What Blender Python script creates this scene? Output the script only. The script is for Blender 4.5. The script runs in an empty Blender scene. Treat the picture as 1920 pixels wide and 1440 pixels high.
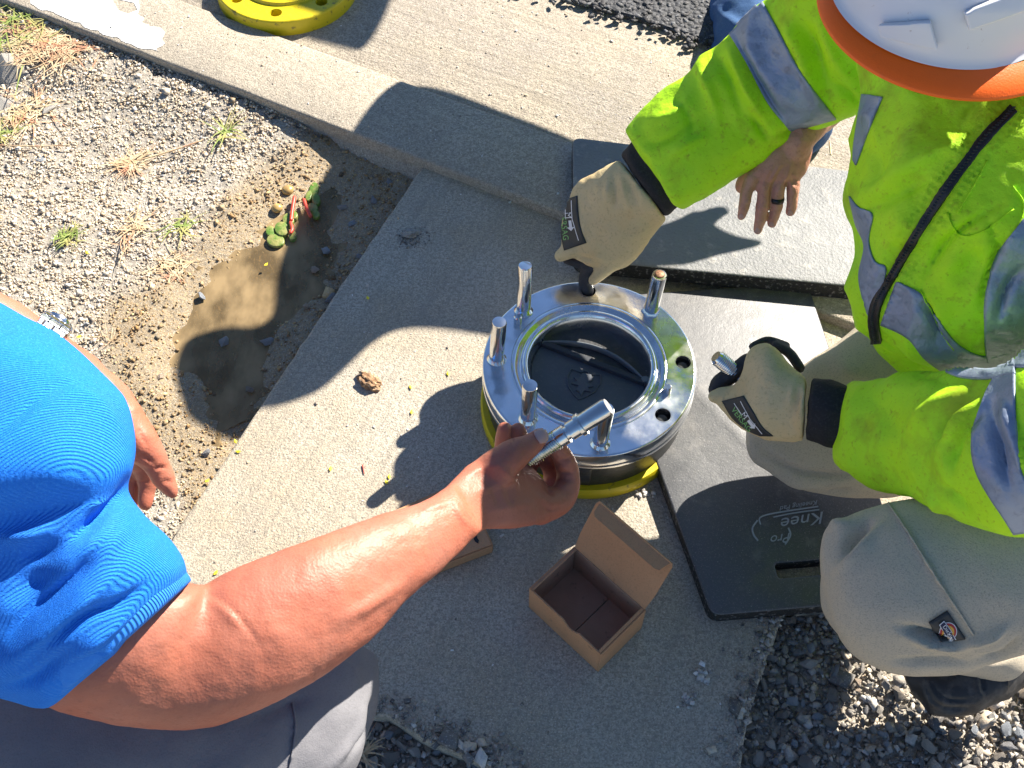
import bpy, bmesh, math, random
import numpy as np
from mathutils import Vector, Matrix, noise
from mathutils.bvhtree import BVHTree
from mathutils.geometry import tessellate_polygon

random.seed(7); rng = np.random.default_rng(7)
scene = bpy.context.scene
COL = scene.collection
# ------------------------------------------------------------------ camera
CAMZ = 1.5; PITCH = math.radians(56); FPX = 2100.0
F = np.array([0, math.cos(PITCH), -math.sin(PITCH)])
U = np.array([0, math.sin(PITCH), math.cos(PITCH)])
X = np.array([1.0, 0, 0]); CAM = np.array([0, 0, CAMZ])
cd = bpy.data.cameras.new('camera'); cam = bpy.data.objects.new('camera', cd); COL.objects.link(cam)
cd.sensor_width = 36; cd.lens = 36 * FPX / 1920; cd.clip_end = 500; cd.clip_start = 0.02
cam.location = CAM; cam.rotation_euler = (math.radians(90) - PITCH, 0, 0)
scene.camera = cam
# ------------------------------------------------------------------ light
SUN_EL = math.radians(38); SUN_AZ = math.atan2(.694, .72)
S = np.array([math.cos(SUN_EL) * math.cos(SUN_AZ), math.cos(SUN_EL) * math.sin(SUN_AZ), math.sin(SUN_EL)])
w = bpy.data.worlds.new('World'); scene.world = w; w.use_nodes = True
nt = w.node_tree; bg = nt.nodes['Background']
sky = nt.nodes.new('ShaderNodeTexSky'); sky.sky_type = 'NISHITA'; sky.sun_disc = False
sky.ozone_density = 5.0; sky.dust_density = .2; sky.sun_elevation = SUN_EL; sky.sun_rotation = math.pi / 2 - SUN_AZ
nt.links.new(sky.outputs[0], bg.inputs[0]); bg.inputs[1].default_value = 0.05
sd = bpy.data.lights.new('sun', 'SUN'); sd.energy = 5.0; sd.angle = math.radians(.5); sd.color = (1, .92, .80)
so = bpy.data.objects.new('sun', sd); COL.objects.link(so)
so.rotation_euler = Vector(S).to_track_quat('Z', 'Y').to_euler()
scene.view_settings.view_transform = 'Standard'; scene.view_settings.look = 'None'
scene.view_settings.exposure = 1.45; scene.view_settings.gamma = 1
scene.render.engine = 'CYCLES'; scene.cycles.max_bounces = 8

# ------------------------------------------------------------------ geometry helpers
def nrm(a): return a / (np.linalg.norm(a) + 1e-12)
def P(u, v, d):
    return CAM + d * (F + (u - 960) / FPX * X - (v - 720) / FPX * U)
def G(u, v, z=0.0):
    r = F + (u - 960) / FPX * X - (v - 720) / FPX * U
    return CAM + r * (z - CAMZ) / r[2]
def G2(u, v, z=0.0): return tuple(G(u, v, z)[:2])
def proj(pts):
    rel = np.asarray(pts) - CAM; d = rel @ F
    return np.stack([960 + FPX * (rel @ X) / d, 720 - FPX * (rel @ U) / d], -1), d
def inpoly(pts, poly):
    x, y = pts[:, 0], pts[:, 1]; c = np.zeros(len(pts), bool); n = len(poly); j = n - 1
    for i in range(n):
        xi, yi = poly[i]; xj, yj = poly[j]
        m = ((yi > y) != (yj > y)) & (x < (xj - xi) * (y - yi) / (yj - yi + 1e-15) + xi)
        c ^= m; j = i
    return c
def polydist(pts, line):
    """distance from points to a polyline"""
    best = np.full(len(pts), 1e9)
    L = np.asarray(line, float)
    for a, b in zip(L[:-1], L[1:]):
        ab = b - a; t = np.clip(((pts - a) @ ab) / (ab @ ab + 1e-12), 0, 1)
        best = np.minimum(best, np.linalg.norm(pts - (a + t[:, None] * ab), axis=1))
    return best
def mesh_from(verts, faces, name='mesh'):
    me = bpy.data.meshes.new(name)
    me.from_pydata([tuple(v) for v in verts], [], [tuple(f) for f in faces]); me.update(); return me
def link(name, me, mat=None, parent=None, smooth=True, kind=None):
    o = bpy.data.objects.new(name, me); COL.objects.link(o)
    if mat is not None:
        if len(me.materials) == 0: me.materials.append(mat)
    if smooth and len(me.polygons): me.polygons.foreach_set('use_smooth', [True] * len(me.polygons))
    if parent is not None: setpar(o, parent)
    if kind: o['kind'] = kind
    return o
def setpar(o, parent):
    o.parent = parent
    # roots carry a pure translation or full basis; parts sit at identity
    root = parent
    while root.parent is not None: root = root.parent
    base = root.matrix_basis.copy()
    if parent is root: o.matrix_parent_inverse = base.inverted()
    else: o.matrix_parent_inverse = Matrix.Identity(4)
def thing(name, label, cat, loc, group=None):
    o = bpy.data.objects.new(name, None); COL.objects.link(o); o.location = tuple(loc)
    o.empty_display_size = .05; o['label'] = label; o['category'] = cat
    if group: o['group'] = group
    return o
def tag(o, label, cat, group=None):
    o['label'] = label; o['category'] = cat
    if group: o['group'] = group
    return o
def struct(o): o['kind'] = 'structure'; return o

def grid_faces(m, n, closed):
    f = []
    for i in range(m - 1):
        for j in range(n if closed else n - 1):
            k = (j + 1) % n
            f.append((i * n + j, i * n + k, (i + 1) * n + k, (i + 1) * n + j))
    return f
def catmull(A, sub):
    A = np.asarray(A, float); n = len(A)
    if n == 2:
        t = np.linspace(0, 1, sub + 1)[:, None]; return A[0] * (1 - t) + A[1] * t
    out = []
    E = np.vstack([2 * A[0] - A[1], A, 2 * A[-1] - A[-2]])
    for i in range(n - 1):
        p0, p1, p2, p3 = E[i:i + 4]
        for t in np.linspace(0, 1, sub, endpoint=False):
            out.append(.5 * ((2 * p1) + (-p0 + p2) * t + (2 * p0 - 5 * p1 + 4 * p2 - p3) * t * t + (-p0 + 3 * p1 - 3 * p2 + p3) * t ** 3))
    out.append(A[-1]); return np.array(out)
def loft(st, ratio=.8, nseg=64, sub=12, cap0=.5, cap1=.5, sq=2.0, ret_rings=False):
    """st: (uL,vL,uR,vR,d[,ratio[,dR]]) outlines of a round limb at depth d"""
    rows = []
    for s in st:
        r = s[5] if len(s) > 5 and s[5] else ratio
        dR = s[6] if len(s) > 6 else s[4]
        L, R = P(s[0], s[1], s[4]), P(s[2], s[3], dR)
        C = (L + R) / 2; a = (R - L) / 2; wv = nrm(C - CAM)
        b = wv - a * (wv @ a) / (a @ a); b = nrm(b) * np.linalg.norm(a) * r
        rows.append(np.concatenate([C, a, b]))
    R_ = catmull(rows, sub)
    def capring(end, nxt, cap):
        Ce, a, b = end[:3], end[3:6], end[6:9]; dr = nrm(Ce - nxt[:3])
        out = []
        for t in (np.linspace(0.15, 1, 8) if cap > 0 else [1.0]):
            s = math.sqrt(max(0, 1 - t * t)) if cap > 0 else 0
            s = max(s, .02)
            out.append(np.concatenate([Ce + dr * t * cap * np.linalg.norm(a), a * s, b * s]))
        return out
    pre = capring(R_[0], R_[1], cap0)[::-1]; post = capring(R_[-1], R_[-2], cap1)
    R_ = np.vstack([np.array(pre), R_, np.array(post)])
    th = np.linspace(0, 2 * math.pi, nseg, endpoint=False)
    c, s_ = np.cos(th), np.sin(th)
    c = np.sign(c) * np.abs(c) ** (2 / sq); s_ = np.sign(s_) * np.abs(s_) ** (2 / sq)
    V = R_[:, None, :3] + c[None, :, None] * R_[:, None, 3:6] + s_[None, :, None] * R_[:, None, 6:9]
    m = len(R_); V = V.reshape(-1, 3); f = grid_faces(m, nseg, True)
    f.append(tuple(range(nseg))[::-1]); f.append(tuple((m - 1) * nseg + i for i in range(nseg)))
    if ret_rings: return (V, f), R_
    return V, f
def tube(pts, nseg=24, sub=6, flat=1.0, caps=True):
    """pts: (point3, radius)"""
    A = np.array([np.concatenate([p, [r]]) for p, r in pts]); A = catmull(A, sub)
    if caps:
        d0 = nrm(A[0, :3] - A[1, :3]); d1 = nrm(A[-1, :3] - A[-2, :3]); pre, post = [], []
        for t in (.35, .65, .87, .98):
            s = math.sqrt(1 - t * t)
            pre.append(np.concatenate([A[0, :3] + d0 * t * A[0, 3], [A[0, 3] * s]]))
            post.append(np.concatenate([A[-1, :3] + d1 * t * A[-1, 3], [A[-1, 3] * s]]))
        A = np.vstack([pre[::-1], A, post])
    m = len(A); T = np.gradient(A[:, :3], axis=0)
    ref = np.array([0, 0, 1.0]) if abs(nrm(T[0])[2]) < .9 else np.array([1.0, 0, 0])
    V = []
    th = np.linspace(0, 2 * math.pi, nseg, endpoint=False)
    for i in range(m):
        t = nrm(T[i]); a = nrm(ref - t * (ref @ t)); b = np.cross(t, a); ref = a
        V.append(A[i, :3] + A[i, 3] * (np.cos(th)[:, None] * a + flat * np.sin(th)[:, None] * b))
    f = grid_faces(m, nseg, True); f.append(tuple(range(nseg))[::-1]); f.append(tuple((m - 1) * nseg + i for i in range(nseg)))
    return np.vstack(V), f
def limb(pts, **k):
    """pts: (u,v,d,rpx)"""
    return tube([(P(u, v, d), r * d / FPX) for u, v, d, r in pts], **k)
def join(parts):
    V, f, n = [], [], 0
    for v, ff in parts:
        V.append(np.asarray(v)); f += [tuple(i + n for i in q) for q in ff]; n += len(v)
    return np.vstack(V), f
def fuse(parts, voxel=.004, smooth=6):
    V, f = join(parts); me = mesh_from(V, f); bm = bmesh.new(); bm.from_mesh(me)
    bmesh.ops.recalc_face_normals(bm, faces=bm.faces); bm.to_mesh(me); bm.free()
    o = bpy.data.objects.new('tmp', me); COL.objects.link(o)
    r = o.modifiers.new('r', 'REMESH'); r.mode = 'VOXEL'; r.voxel_size = voxel; r.adaptivity = 0
    if smooth:
        s = o.modifiers.new('s', 'SMOOTH'); s.factor = .6; s.iterations = smooth
    dg = bpy.context.evaluated_depsgraph_get(); ev = o.evaluated_get(dg)
    out = bpy.data.meshes.new_from_object(ev); bpy.data.objects.remove(o); out.materials.clear()
    return out
def recalc(me):
    bm = bmesh.new(); bm.from_mesh(me); bmesh.ops.recalc_face_normals(bm, faces=bm.faces); bm.to_mesh(me); bm.free(); return me
def co_of(me):
    a = np.empty(len(me.vertices) * 3); me.vertices.foreach_get('co', a); return a.reshape(-1, 3)
def no_of(me):
    a = np.empty(len(me.vertices) * 3); me.vertex_normals.foreach_get('vector', a); return a.reshape(-1, 3)
def sculpt(me, strokes=(), nz=()):
    """strokes: (pixel polyline, width px, height m[, sharp]) raised (+) or pressed (-) along the surface facing that way; nz: (scale, amp, stretch3)"""
    co = co_of(me); no = no_of(me); uv, d = proj(co)
    face = np.clip(-(no * ((co - CAM) / np.linalg.norm(co - CAM, axis=1)[:, None])).sum(1) * 3, 0, 1)
    disp = np.zeros(len(co))
    for st in strokes:
        ln, wd, h = st[:3]; k = st[3] if len(st) > 3 else 1.0
        ln = catmull(ln, 5) if len(ln) > 2 else np.array(ln, float)
        bb0, bb1 = ln.min(0) - wd * 3, ln.max(0) + wd * 3
        sel = ((uv > bb0) & (uv < bb1)).all(1) & (face > 0)
        if not sel.any(): continue
        q = uv[sel]; D = polydist(q, ln)
        # taper to the ends
        L0 = np.linalg.norm(q - ln[0], axis=1); L1 = np.linalg.norm(q - ln[-1], axis=1)
        tap = np.clip(np.minimum(L0, L1) / (np.linalg.norm(ln[-1] - ln[0]) * .3 + wd), .15, 1)
        prof = np.exp(-(D / wd) ** 2) if k == 1.0 else np.exp(-(D / wd) ** k)
        disp[sel] += h * prof * tap * face[sel]
    for z in nz:
        sc, amp = z[:2]; stt = np.array(z[2]) if len(z) > 2 else np.ones(3)
        c = co * sc * stt
        v_ = np.array([noise.noise(Vector(p)) for p in c]); disp += amp * ((1 - np.abs(v_) * 3.2) if len(z) > 3 else v_)
    co = co + no * disp[:, None]
    me.vertices.foreach_set('co', co.ravel()); me.update(); return me
def bvh_of(me): return BVHTree.FromPolygons([tuple(c) for c in co_of(me)], [tuple(p.vertices) for p in me.polygons])
def hit(bvh, u, v, off=0.0):
    r = P(u, v, 1.0) - CAM; r = Vector(nrm(r)); loc, n, i, d = bvh.ray_cast(Vector(CAM), r)
    if loc is None: return None
    if n.dot(r) > 0: n = -n
    return np.array(loc + n * off)
def drape_grid(bvh, A, B, n, m, off):
    """ribbon between pixel polylines A and B laid on the surface with real thickness"""
    A = catmull(A, 8) if len(A) > 2 else np.array(A, float); B = catmull(B, 8) if len(B) > 2 else np.array(B, float)
    def res(L, n):
        s = np.r_[0, np.cumsum(np.linalg.norm(np.diff(L, axis=0), axis=1))]; t = np.linspace(0, s[-1], n)
        return np.stack([np.interp(t, s, L[:, 0]), np.interp(t, s, L[:, 1])], -1)
    A, B = res(A, n), res(B, n); idx = -np.ones((n, m), int); V = []; Dp = np.full((n, m), np.nan)
    for i in range(n):
        for j in range(m):
            q = A[i] * (1 - j / (m - 1)) + B[i] * j / (m - 1); h = hit(bvh, q[0], q[1], off)
            if h is not None: idx[i, j] = len(V); V.append(h)
    f = []
    V = np.array(V) if len(V) else np.zeros((0, 3))
    for i in range(n - 1):
        for j in range(m - 1):
            q = [idx[i, j], idx[i + 1, j], idx[i + 1, j + 1], idx[i, j + 1]]
            if min(q) >= 0:
                ed = [np.linalg.norm(V[q[k]] - V[q[(k + 1) % 4]]) for k in range(4)]
                if max(ed) < .05: f.append(tuple(q))
    return V, f
def drape(name, bvh, A, B, mat, parent, n=40, m=8, off=.0015, thick=.002):
    V, f = drape_grid(bvh, A, B, n, m, off); me = mesh_from(V, f, name)
    o = link(name, me, mat, parent)
    s = o.modifiers.new('t', 'SOLIDIFY'); s.thickness = thick; s.offset = 0
    return o
def prism(loops, z0, z1, bev=0.0, seg=2, name='mesh'):
    """loops: outer loop then holes, xy tuples"""
    ls = [[Vector((p[0], p[1], 0)) for p in l] for l in loops]; flat = [p for l in ls for p in l]; n = len(flat)
    tris = tessellate_polygon(ls); bm = bmesh.new()
    top = [bm.verts.new((p.x, p.y, z1)) for p in flat]; bot = [bm.verts.new((p.x, p.y, z0)) for p in flat]
    for t in tris:
        try: bm.faces.new([top[i] for i in t]); bm.faces.new([bot[i] for i in reversed(t)])
        except ValueError: pass
    k = 0; edges = []
    for l in ls:
        m = len(l)
        for i in range(m):
            a, b = k + i, k + (i + 1) % m; bm.faces.new([top[a], bot[a], bot[b], top[b]])
            e = bm.edges.get((top[a], top[b])); edges.append(e)
        k += m
    bmesh.ops.recalc_face_normals(bm, faces=bm.faces)
    if bev: bmesh.ops.bevel(bm, geom=[e for e in edges if e], offset=bev, segments=seg, affect='EDGES', profile=.5)
    me = bpy.data.meshes.new(name); bm.to_mesh(me); bm.free(); return me
def round_poly(pts, r, n=6):
    out = []; N = len(pts); pts = [np.array(p[:2], float) for p in pts]
    for i in range(N):
        a, b, c = pts[i - 1], pts[i], pts[(i + 1) % N]; u_, v_ = nrm(a - b), nrm(c - b)
        p0, p1 = b + u_ * r, b + v_ * r
        for t in np.linspace(0, 1, n): out.append(tuple((1 - t) ** 2 * p0 + 2 * t * (1 - t) * b + t * t * p1))
    return out
def lathe(prof, seg=64, c=(0, 0, 0), axis=None):
    """prof: (r,z)"""
    V = []; th = np.linspace(0, 2 * math.pi, seg, endpoint=False)
    for r, z in prof: V.append(np.stack([r * np.cos(th), r * np.sin(th), np.full(seg, z)], -1))
    V = np.vstack(V); f = grid_faces(len(prof), seg, True)
    if prof[0][0] > 0: f.append(tuple(range(seg))[::-1])
    if prof[-1][0] > 0: f.append(tuple((len(prof) - 1) * seg + i for i in range(seg)))
    if axis is not None:
        q = Vector((0, 0, 1)).rotation_difference(Vector(axis)).to_matrix(); V = V @ np.array(q).T
    return V + np.array(c), f
def autosmooth(me, ang=35):
    me.polygons.foreach_set('use_smooth', [True] * len(me.polygons))
    try: me.set_sharp_from_angle(angle=math.radians(ang))
    except Exception: pass
    return me
def text_mesh(s, size=1.0, ext=0.0, font_shear=0.0):
    c = bpy.data.curves.new('t', 'FONT'); c.body = s; c.size = size; c.align_x = 'CENTER'; c.align_y = 'CENTER'; c.extrude = ext; c.shear = font_shear; c.resolution_u = 3
    o = bpy.data.objects.new('t', c); COL.objects.link(o)
    dg = bpy.context.evaluated_depsgraph_get(); me = bpy.data.meshes.new_from_object(o.evaluated_get(dg)); bpy.data.objects.remove(o); me.materials.clear(); return me
def drape_mesh2d(me, bvh, org, ux, uy, off):
    """place a flat 2-D mesh on the surface: pixel = org + x*ux + y*uy"""
    co = co_of(me); org, ux, uy = map(np.array, (org, ux, uy)); out = []
    last = None
    for c in co:
        q = org + c[0] * ux + c[1] * uy; h = hit(bvh, q[0], q[1], off)
        if h is None: h = last if last is not None else P(q[0], q[1], 1.3)
        last = h; out.append(h)
    me.vertices.foreach_set('co', np.array(out).ravel()); me.update(); return me

# ------------------------------------------------------------------ materials
def mat(name, base, layers=(), rough=.7, metal=0.0, bumps=(), spec=.5, sss=0.0, sssr=(.01, .004, .002), attr=None, roughvar=None, coat=0.0, gen='Object'):
    m = bpy.data.materials.new(name); m.use_nodes = True; t = m.node_tree; N, Lk = t.nodes, t.links; b = N['Principled BSDF']
    tc = N.new('ShaderNodeTexCoord')
    def coord(st, rot):
        mp = N.new('ShaderNodeMapping'); mp.inputs['Scale'].default_value = st; mp.inputs['Rotation'].default_value = rot
        # rotate first, then stretch
        mp.vector_type = 'TEXTURE' if False else 'POINT'
        r = N.new('ShaderNodeVectorRotate'); r.rotation_type = 'EULER_XYZ'; r.inputs['Rotation'].default_value = rot
        Lk.new(tc.outputs[gen], r.inputs['Vector']); mp.inputs['Rotation'].default_value = (0, 0, 0)
        Lk.new(r.outputs[0], mp.inputs['Vector']); return mp.outputs[0]
    def tex(kind, sc, det, st, rot):
        if kind == 'vor':
            n = N.new('ShaderNodeTexVoronoi'); n.inputs['Scale'].default_value = sc; Lk.new(coord(st, rot), n.inputs['Vector']); return n.outputs['Distance']
        if kind == 'wave':
            n = N.new('ShaderNodeTexWave'); n.inputs['Scale'].default_value = sc; n.inputs['Distortion'].default_value = det; n.inputs['Detail Scale'].default_value = 2
            n.inputs['Detail'].default_value = 2; Lk.new(coord(st, rot), n.inputs['Vector']); return n.outputs['Fac']
        n = N.new('ShaderNodeTexNoise'); n.inputs['Scale'].default_value = sc; n.inputs['Detail'].default_value = det; n.inputs['Roughness'].default_value = .6
        Lk.new(coord(st, rot), n.inputs['Vector']); return n.outputs['Fac']
    cur = None
    if attr:
        a = N.new('ShaderNodeAttribute'); a.attribute_name = attr; cur = a.outputs['Color']
    for l in layers:
        kind, sc, det, lo, hi, colr, fac = l[:7]; st = l[7] if len(l) > 7 else (1, 1, 1); rot = l[8] if len(l) > 8 else (0, 0, 0)
        mr = N.new('ShaderNodeMapRange'); mr.inputs['From Min'].default_value = lo; mr.inputs['From Max'].default_value = hi
        mr.inputs['To Max'].default_value = fac; Lk.new(tex(kind, sc, det, st, rot), mr.inputs['Value'])
        mx = N.new('ShaderNodeMix'); mx.data_type = 'RGBA'; Lk.new(mr.outputs[0], mx.inputs[0])
        if cur is None: mx.inputs[6].default_value = (*base, 1)
        else: Lk.new(cur, mx.inputs[6])
        mx.inputs[7].default_value = (*colr, 1); cur = mx.outputs[2]
    if cur is None: b.inputs['Base Color'].default_value = (*base, 1)
    else: Lk.new(cur, b.inputs['Base Color'])
    b.inputs['Roughness'].default_value = rough; b.inputs['Metallic'].default_value = metal; b.inputs['Specular IOR Level'].default_value = spec
    if coat: b.inputs['Coat Weight'].default_value = coat
    if roughvar:
        sc, lo, hi = roughvar; mr = N.new('ShaderNodeMapRange'); mr.inputs['From Min'].default_value = .35; mr.inputs['From Max'].default_value = .65
        mr.inputs['To Min'].default_value = lo; mr.inputs['To Max'].default_value = hi; Lk.new(tex('noise', sc, 4, (1, 1, 1), (0, 0, 0)), mr.inputs['Value']); Lk.new(mr.outputs[0], b.inputs['Roughness'])
    if sss: b.inputs['Subsurface Weight'].default_value = sss; b.inputs['Subsurface Radius'].default_value = sssr; b.inputs['Subsurface Scale'].default_value = 1
    prev = None
    for q in bumps:
        kind, sc, det, dist = q[:4]; st = q[4] if len(q) > 4 else (1, 1, 1); rot = q[5] if len(q) > 5 else (0, 0, 0)
        bp = N.new('ShaderNodeBump'); bp.inputs['Distance'].default_value = dist; bp.inputs['Strength'].default_value = 1
        Lk.new(tex(kind, sc, det, st, rot), bp.inputs['Height'])
        if prev is not None: Lk.new(prev, bp.inputs['Normal'])
        prev = bp.outputs[0]
    if prev is not None: Lk.new(prev, b.inputs['Normal'])
    m['b'] = 1
    return m

slab_dir = G(795, 305) - G(350, 965); SLAB_ANG = math.atan2(slab_dir[1], slab_dir[0])
curb_dir = G(1070, 265) - G(340, 0); CURB_ANG = math.atan2(curb_dir[1], curb_dir[0])
def conc(name, base, ang, warm, dark, pits=.5, brush=.0012, agg=0.0):
    L = [('noise', 3.5, 5, .42, .60, warm, .85), ('noise', 1.7, 5, .50, .66, dark, .5), ('noise', 11, 6, .5, .7, dark, .35), ('noise', 160, 4, .42, .60, tuple(c * .5 for c in base), .62), ('noise', 320, 3, .5, .62, tuple(c * .45 for c in base), .5),
         ('noise', 420, 2, .55, .68, tuple(min(1, c * 1.5) for c in base), .6),
         ('noise', 60, 4, .5, .72, tuple(c * .62 for c in base), .6, (.06, 1, 1), (0, 0, -ang)),
         ('vor', 190, 0, .17, .03, tuple(c * .3 for c in base), pits)]
    if agg: L.append(('vor', 130, 0, .16, .05, (.62, .56, .48), agg))
    return mat(name, base, L, rough=.85, bumps=[('noise', 70, 5, brush * 2, (.06, 1, 1), (0, 0, -ang)), ('noise', 300, 4, .0022), ('noise', 28, 5, .0026)], spec=.3)
M_slab = conc('slab_concrete', (.52, .47, .385), SLAB_ANG, (.47, .385, .27), (.36, .33, .29), .5)
M_curb = conc('curb_concrete', (.50, .44, .35), CURB_ANG, (.40, .35, .28), (.31, .29, .26), .3, .0004, .15)
M_far = conc('gutter_concrete', (.47, .41, .32), CURB_ANG, (.37, .33, .29), (.30, .28, .25), .35, .0012, .55)
M_soil = mat('gravel_soil', (.33, .28, .21), [('noise', 180, 5, .4, .6, (.2, .17, .13), .7), ('noise', 500, 2, .55, .65, (.6, .57, .5), .6)],
             rough=.85, attr='col', bumps=[('noise', 160, 6, .004), ('noise', 600, 3, .0012)])
M_asph = mat('asphalt', (.045, .047, .052), [('vor', 90, 0, .25, .05, (.16, .165, .18), .8), ('noise', 300, 3, .5, .65, (.2, .2, .21), .4)], rough=.75, bumps=[('vor', 90, 0, -.006), ('noise', 250, 4, .002)])
M_stone = mat('gravel_stone', (1, 1, 1), [('noise', 260, 3, .5, .7, (.12, .11, .1), .35), ('noise', 420, 2, .58, .7, (.8, .78, .74), .4)], rough=.75, attr='col', bumps=[('noise', 350, 3, .0006)], spec=.4)
M_rock = mat('rock', (1, 1, 1), [('noise', 90, 5, .45, .62, (.1, .095, .09), .6), ('noise', 150, 3, .58, .7, (.55, .5, .45), .45)], rough=.65, attr='col', bumps=[('noise', 160, 5, .0015)], spec=.4)
M_paint = mat('white_paint', (.82, .81, .78), [('noise', 30, 5, .55, .7, (.5, .46, .4), .5)], rough=.6, bumps=[('noise', 80, 4, .0006)])
M_skin = mat('brown_skin', (.45, .168, .112), [('noise', 14, 4, .4, .65, (.47, .14, .08), .8), ('noise', 130, 4, .55, .72, (.24, .085, .05), .4), ('noise', 5, 2, .5, .65, (.32, .11, .07), .6)],
             rough=.47, sss=.12, bumps=[('noise', 420, 3, .0003), ('vor', 330, 0, .0002), ('noise', 40, 3, .0009)], spec=.35)
M_hand = mat('dark_hand_skin', (.24, .10, .066), [('noise', 24, 4, .42, .62, (.30, .125, .085), .8), ('noise', 150, 4, .55, .72, (.13, .05, .035), .5)],
             rough=.5, sss=.1, bumps=[('noise', 300, 4, .0009), ('noise', 90, 4, .0012)], spec=.4)
M_skin2 = mat('pink_skin', (.56, .28, .20), [('noise', 22, 4, .4, .62, (.48, .21, .15), .8), ('noise', 160, 4, .55, .72, (.27, .1, .07), .5)],
              rough=.5, sss=.12, bumps=[('noise', 300, 4, .0009), ('noise', 90, 4, .001)])
M_nail = mat('fingernail', (.5, .3, .26), rough=.35)
M_blue = mat('blue_knit', (.012, .20, .82), [('noise', 9, 4, .4, .65, (.022, .17, .70), .7), ('noise', 500, 2, .5, .7, (.05, .33, .95), .4)],
             rough=.85, bumps=[('wave', 190, 1.2, .0006, (1, 1, 1), (.3, .2, .95)), ('noise', 700, 2, .0005)], spec=.25)
M_bluehem = mat('blue_hem', (.03, .22, .80), [('noise', 400, 3, .5, .7, (.05, .32, .9), .5)], rough=.85, bumps=[('wave', 160, .4, .0008, (1, 1, 1), (.3, .2, 1.2))], spec=.25)
def dirtyfab(name, base, dirt, alt, fine=.0004):
    return mat(name, base, [('noise', 7, 4, .42, .62, alt, .8), ('noise', 10, 5, .52, .68, dirt, .75), ('noise', 60, 5, .58, .72, dirt, .5), ('noise', 240, 3, .6, .75, tuple(c * .4 for c in dirt), .35)],
               rough=.62, bumps=[('noise', 26, 4, .004), ('noise', 900, 2, fine)], spec=.35)
M_lime = dirtyfab('lime_jacket', (.53, .90, .012), (.30, .38, .015), (.42, .86, .02))
M_grey = mat('reflective_tape', (.29, .35, .46), [('noise', 8, 4, .42, .62, (.21, .26, .37), .8), ('noise', 70, 4, .55, .7, (.08, .09, .12), .4)], rough=.42, metal=.3, bumps=[('noise', 26, 4, .004), ('noise', 60, 3, .0008)])
M_black = mat('black_cloth', (.012, .012, .016), [('noise', 300, 3, .5, .7, (.04, .04, .045), .5)], rough=.8, bumps=[('noise', 500, 2, .0006)])
M_zip = mat('black_zip', (.01, .01, .012), rough=.45, bumps=[('noise', 200, 2, .0005)])
M_glove = mat('tan_glove', (.68, .53, .29), [('noise', 10, 4, .42, .6, (.60, .49, .26), .7), ('noise', 14, 4, .5, .66, (.68, .48, .23), .6), ('noise', 250, 3, .55, .7, (.3, .23, .11), .4)],
              rough=.8, bumps=[('noise', 420, 3, .0007), ('noise', 45, 3, .001)], sss=0)
M_nitrile = mat('black_nitrile', (.022, .022, .026), [('noise', 120, 4, .5, .7, (.06, .06, .065), .6)], rough=.55, bumps=[('noise', 300, 3, .0008)])
M_pants = mat('khaki_twill', (.58, .50, .375), [('noise', 6, 4, .42, .62, (.52, .46, .36), .8), ('noise', 500, 3, .5, .68, (.24, .22, .18), .5)], rough=.85, bumps=[('wave', 260, .5, .0003, (1, 1, 1), (0, 0, .6)), ('noise', 500, 3, .0005), ('noise', 12, 3, .003)])
M_pants2 = mat('grey_trousers', (.21, .21, .23), [('noise', 7, 4, .42, .62, (.17, .17, .19), .8), ('noise', 500, 3, .5, .68, (.14, .14, .15), .5)], rough=.85, bumps=[('noise', 600, 3, .0005), ('noise', 14, 4, .0035)])
M_jeans = mat('blue_jeans', (.025, .085, .22), [('noise', 12, 4, .45, .65, (.05, .12, .24), .8), ('noise', 400, 3, .5, .68, (.1, .2, .35), .4)], rough=.85, bumps=[('noise', 500, 3, .0006), ('noise', 20, 4, .004)])
M_boot = mat('black_boot', (.02, .02, .022), [('noise', 40, 5, .5, .68, (.12, .11, .1), .6), ('noise', 12, 3, .5, .65, (.06, .055, .05), .6)], rough=.5, bumps=[('noise', 60, 4, .0012)])
M_orange = mat('orange_brim', (1.0, .145, .001), [('noise', 60, 3, .6, .75, (.6, .09, .01), .3)], rough=.45, bumps=[('noise', 500, 2, .0003)])
M_hat = mat('white_shell', (.74, .75, .78), [('noise', 90, 3, .68, .74, (.3, .2, .16), .6), ('noise', 6, 3, .5, .7, (.66, .66, .7), .7)], rough=.35, spec=.5)
M_steel = mat('polished_steel', (.86, .88, .91), [('noise', 30, 4, .5, .7, (.5, .5, .5), .5), ('noise', 3.2, 3, .52, .66, (.55, .40, .34), .35)], rough=.14, metal=1, roughvar=(14, .12, .28), bumps=[('noise', 8, 3, .004), ('noise', 60, 3, .0002)])
M_bolt = mat('bolt_steel', (.72, .73, .74), [('noise', 60, 3, .5, .7, (.5, .5, .5), .5)], rough=.16, metal=1, bumps=[('noise', 40, 2, .0006)])
M_rusty = mat('rusty_steel', (.3, .16, .09), [('noise', 300, 4, .4, .6, (.12, .06, .03), .8)], rough=.6, metal=.4)
M_dark = mat('dark_iron', (.03, .032, .036), [('noise', 60, 4, .5, .7, (.09, .09, .09), .6), ('noise', 5, 3, .5, .7, (.06, .06, .065), .6)], rough=.38, bumps=[('noise', 150, 4, .0008)])
M_disc = mat('black_plastic', (.05, .056, .068), [('noise', 14, 4, .45, .65, (.065, .07, .08), .8), ('noise', 220, 3, .6, .7, (.1, .1, .1), .4)], rough=.6, bumps=[('noise', 200, 3, .0003)], spec=.25)
M_plate = mat('grey_plastic', (.10, .11, .13), [('noise', 14, 4, .45, .65, (.12, .13, .15), .8), ('noise', 220, 3, .6, .7, (.2, .2, .2), .4)], rough=.55, bumps=[('noise', 200, 3, .0003)], spec=.3)
M_clear = mat('grey_seal', (.16, .18, .20), rough=.4)
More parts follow.
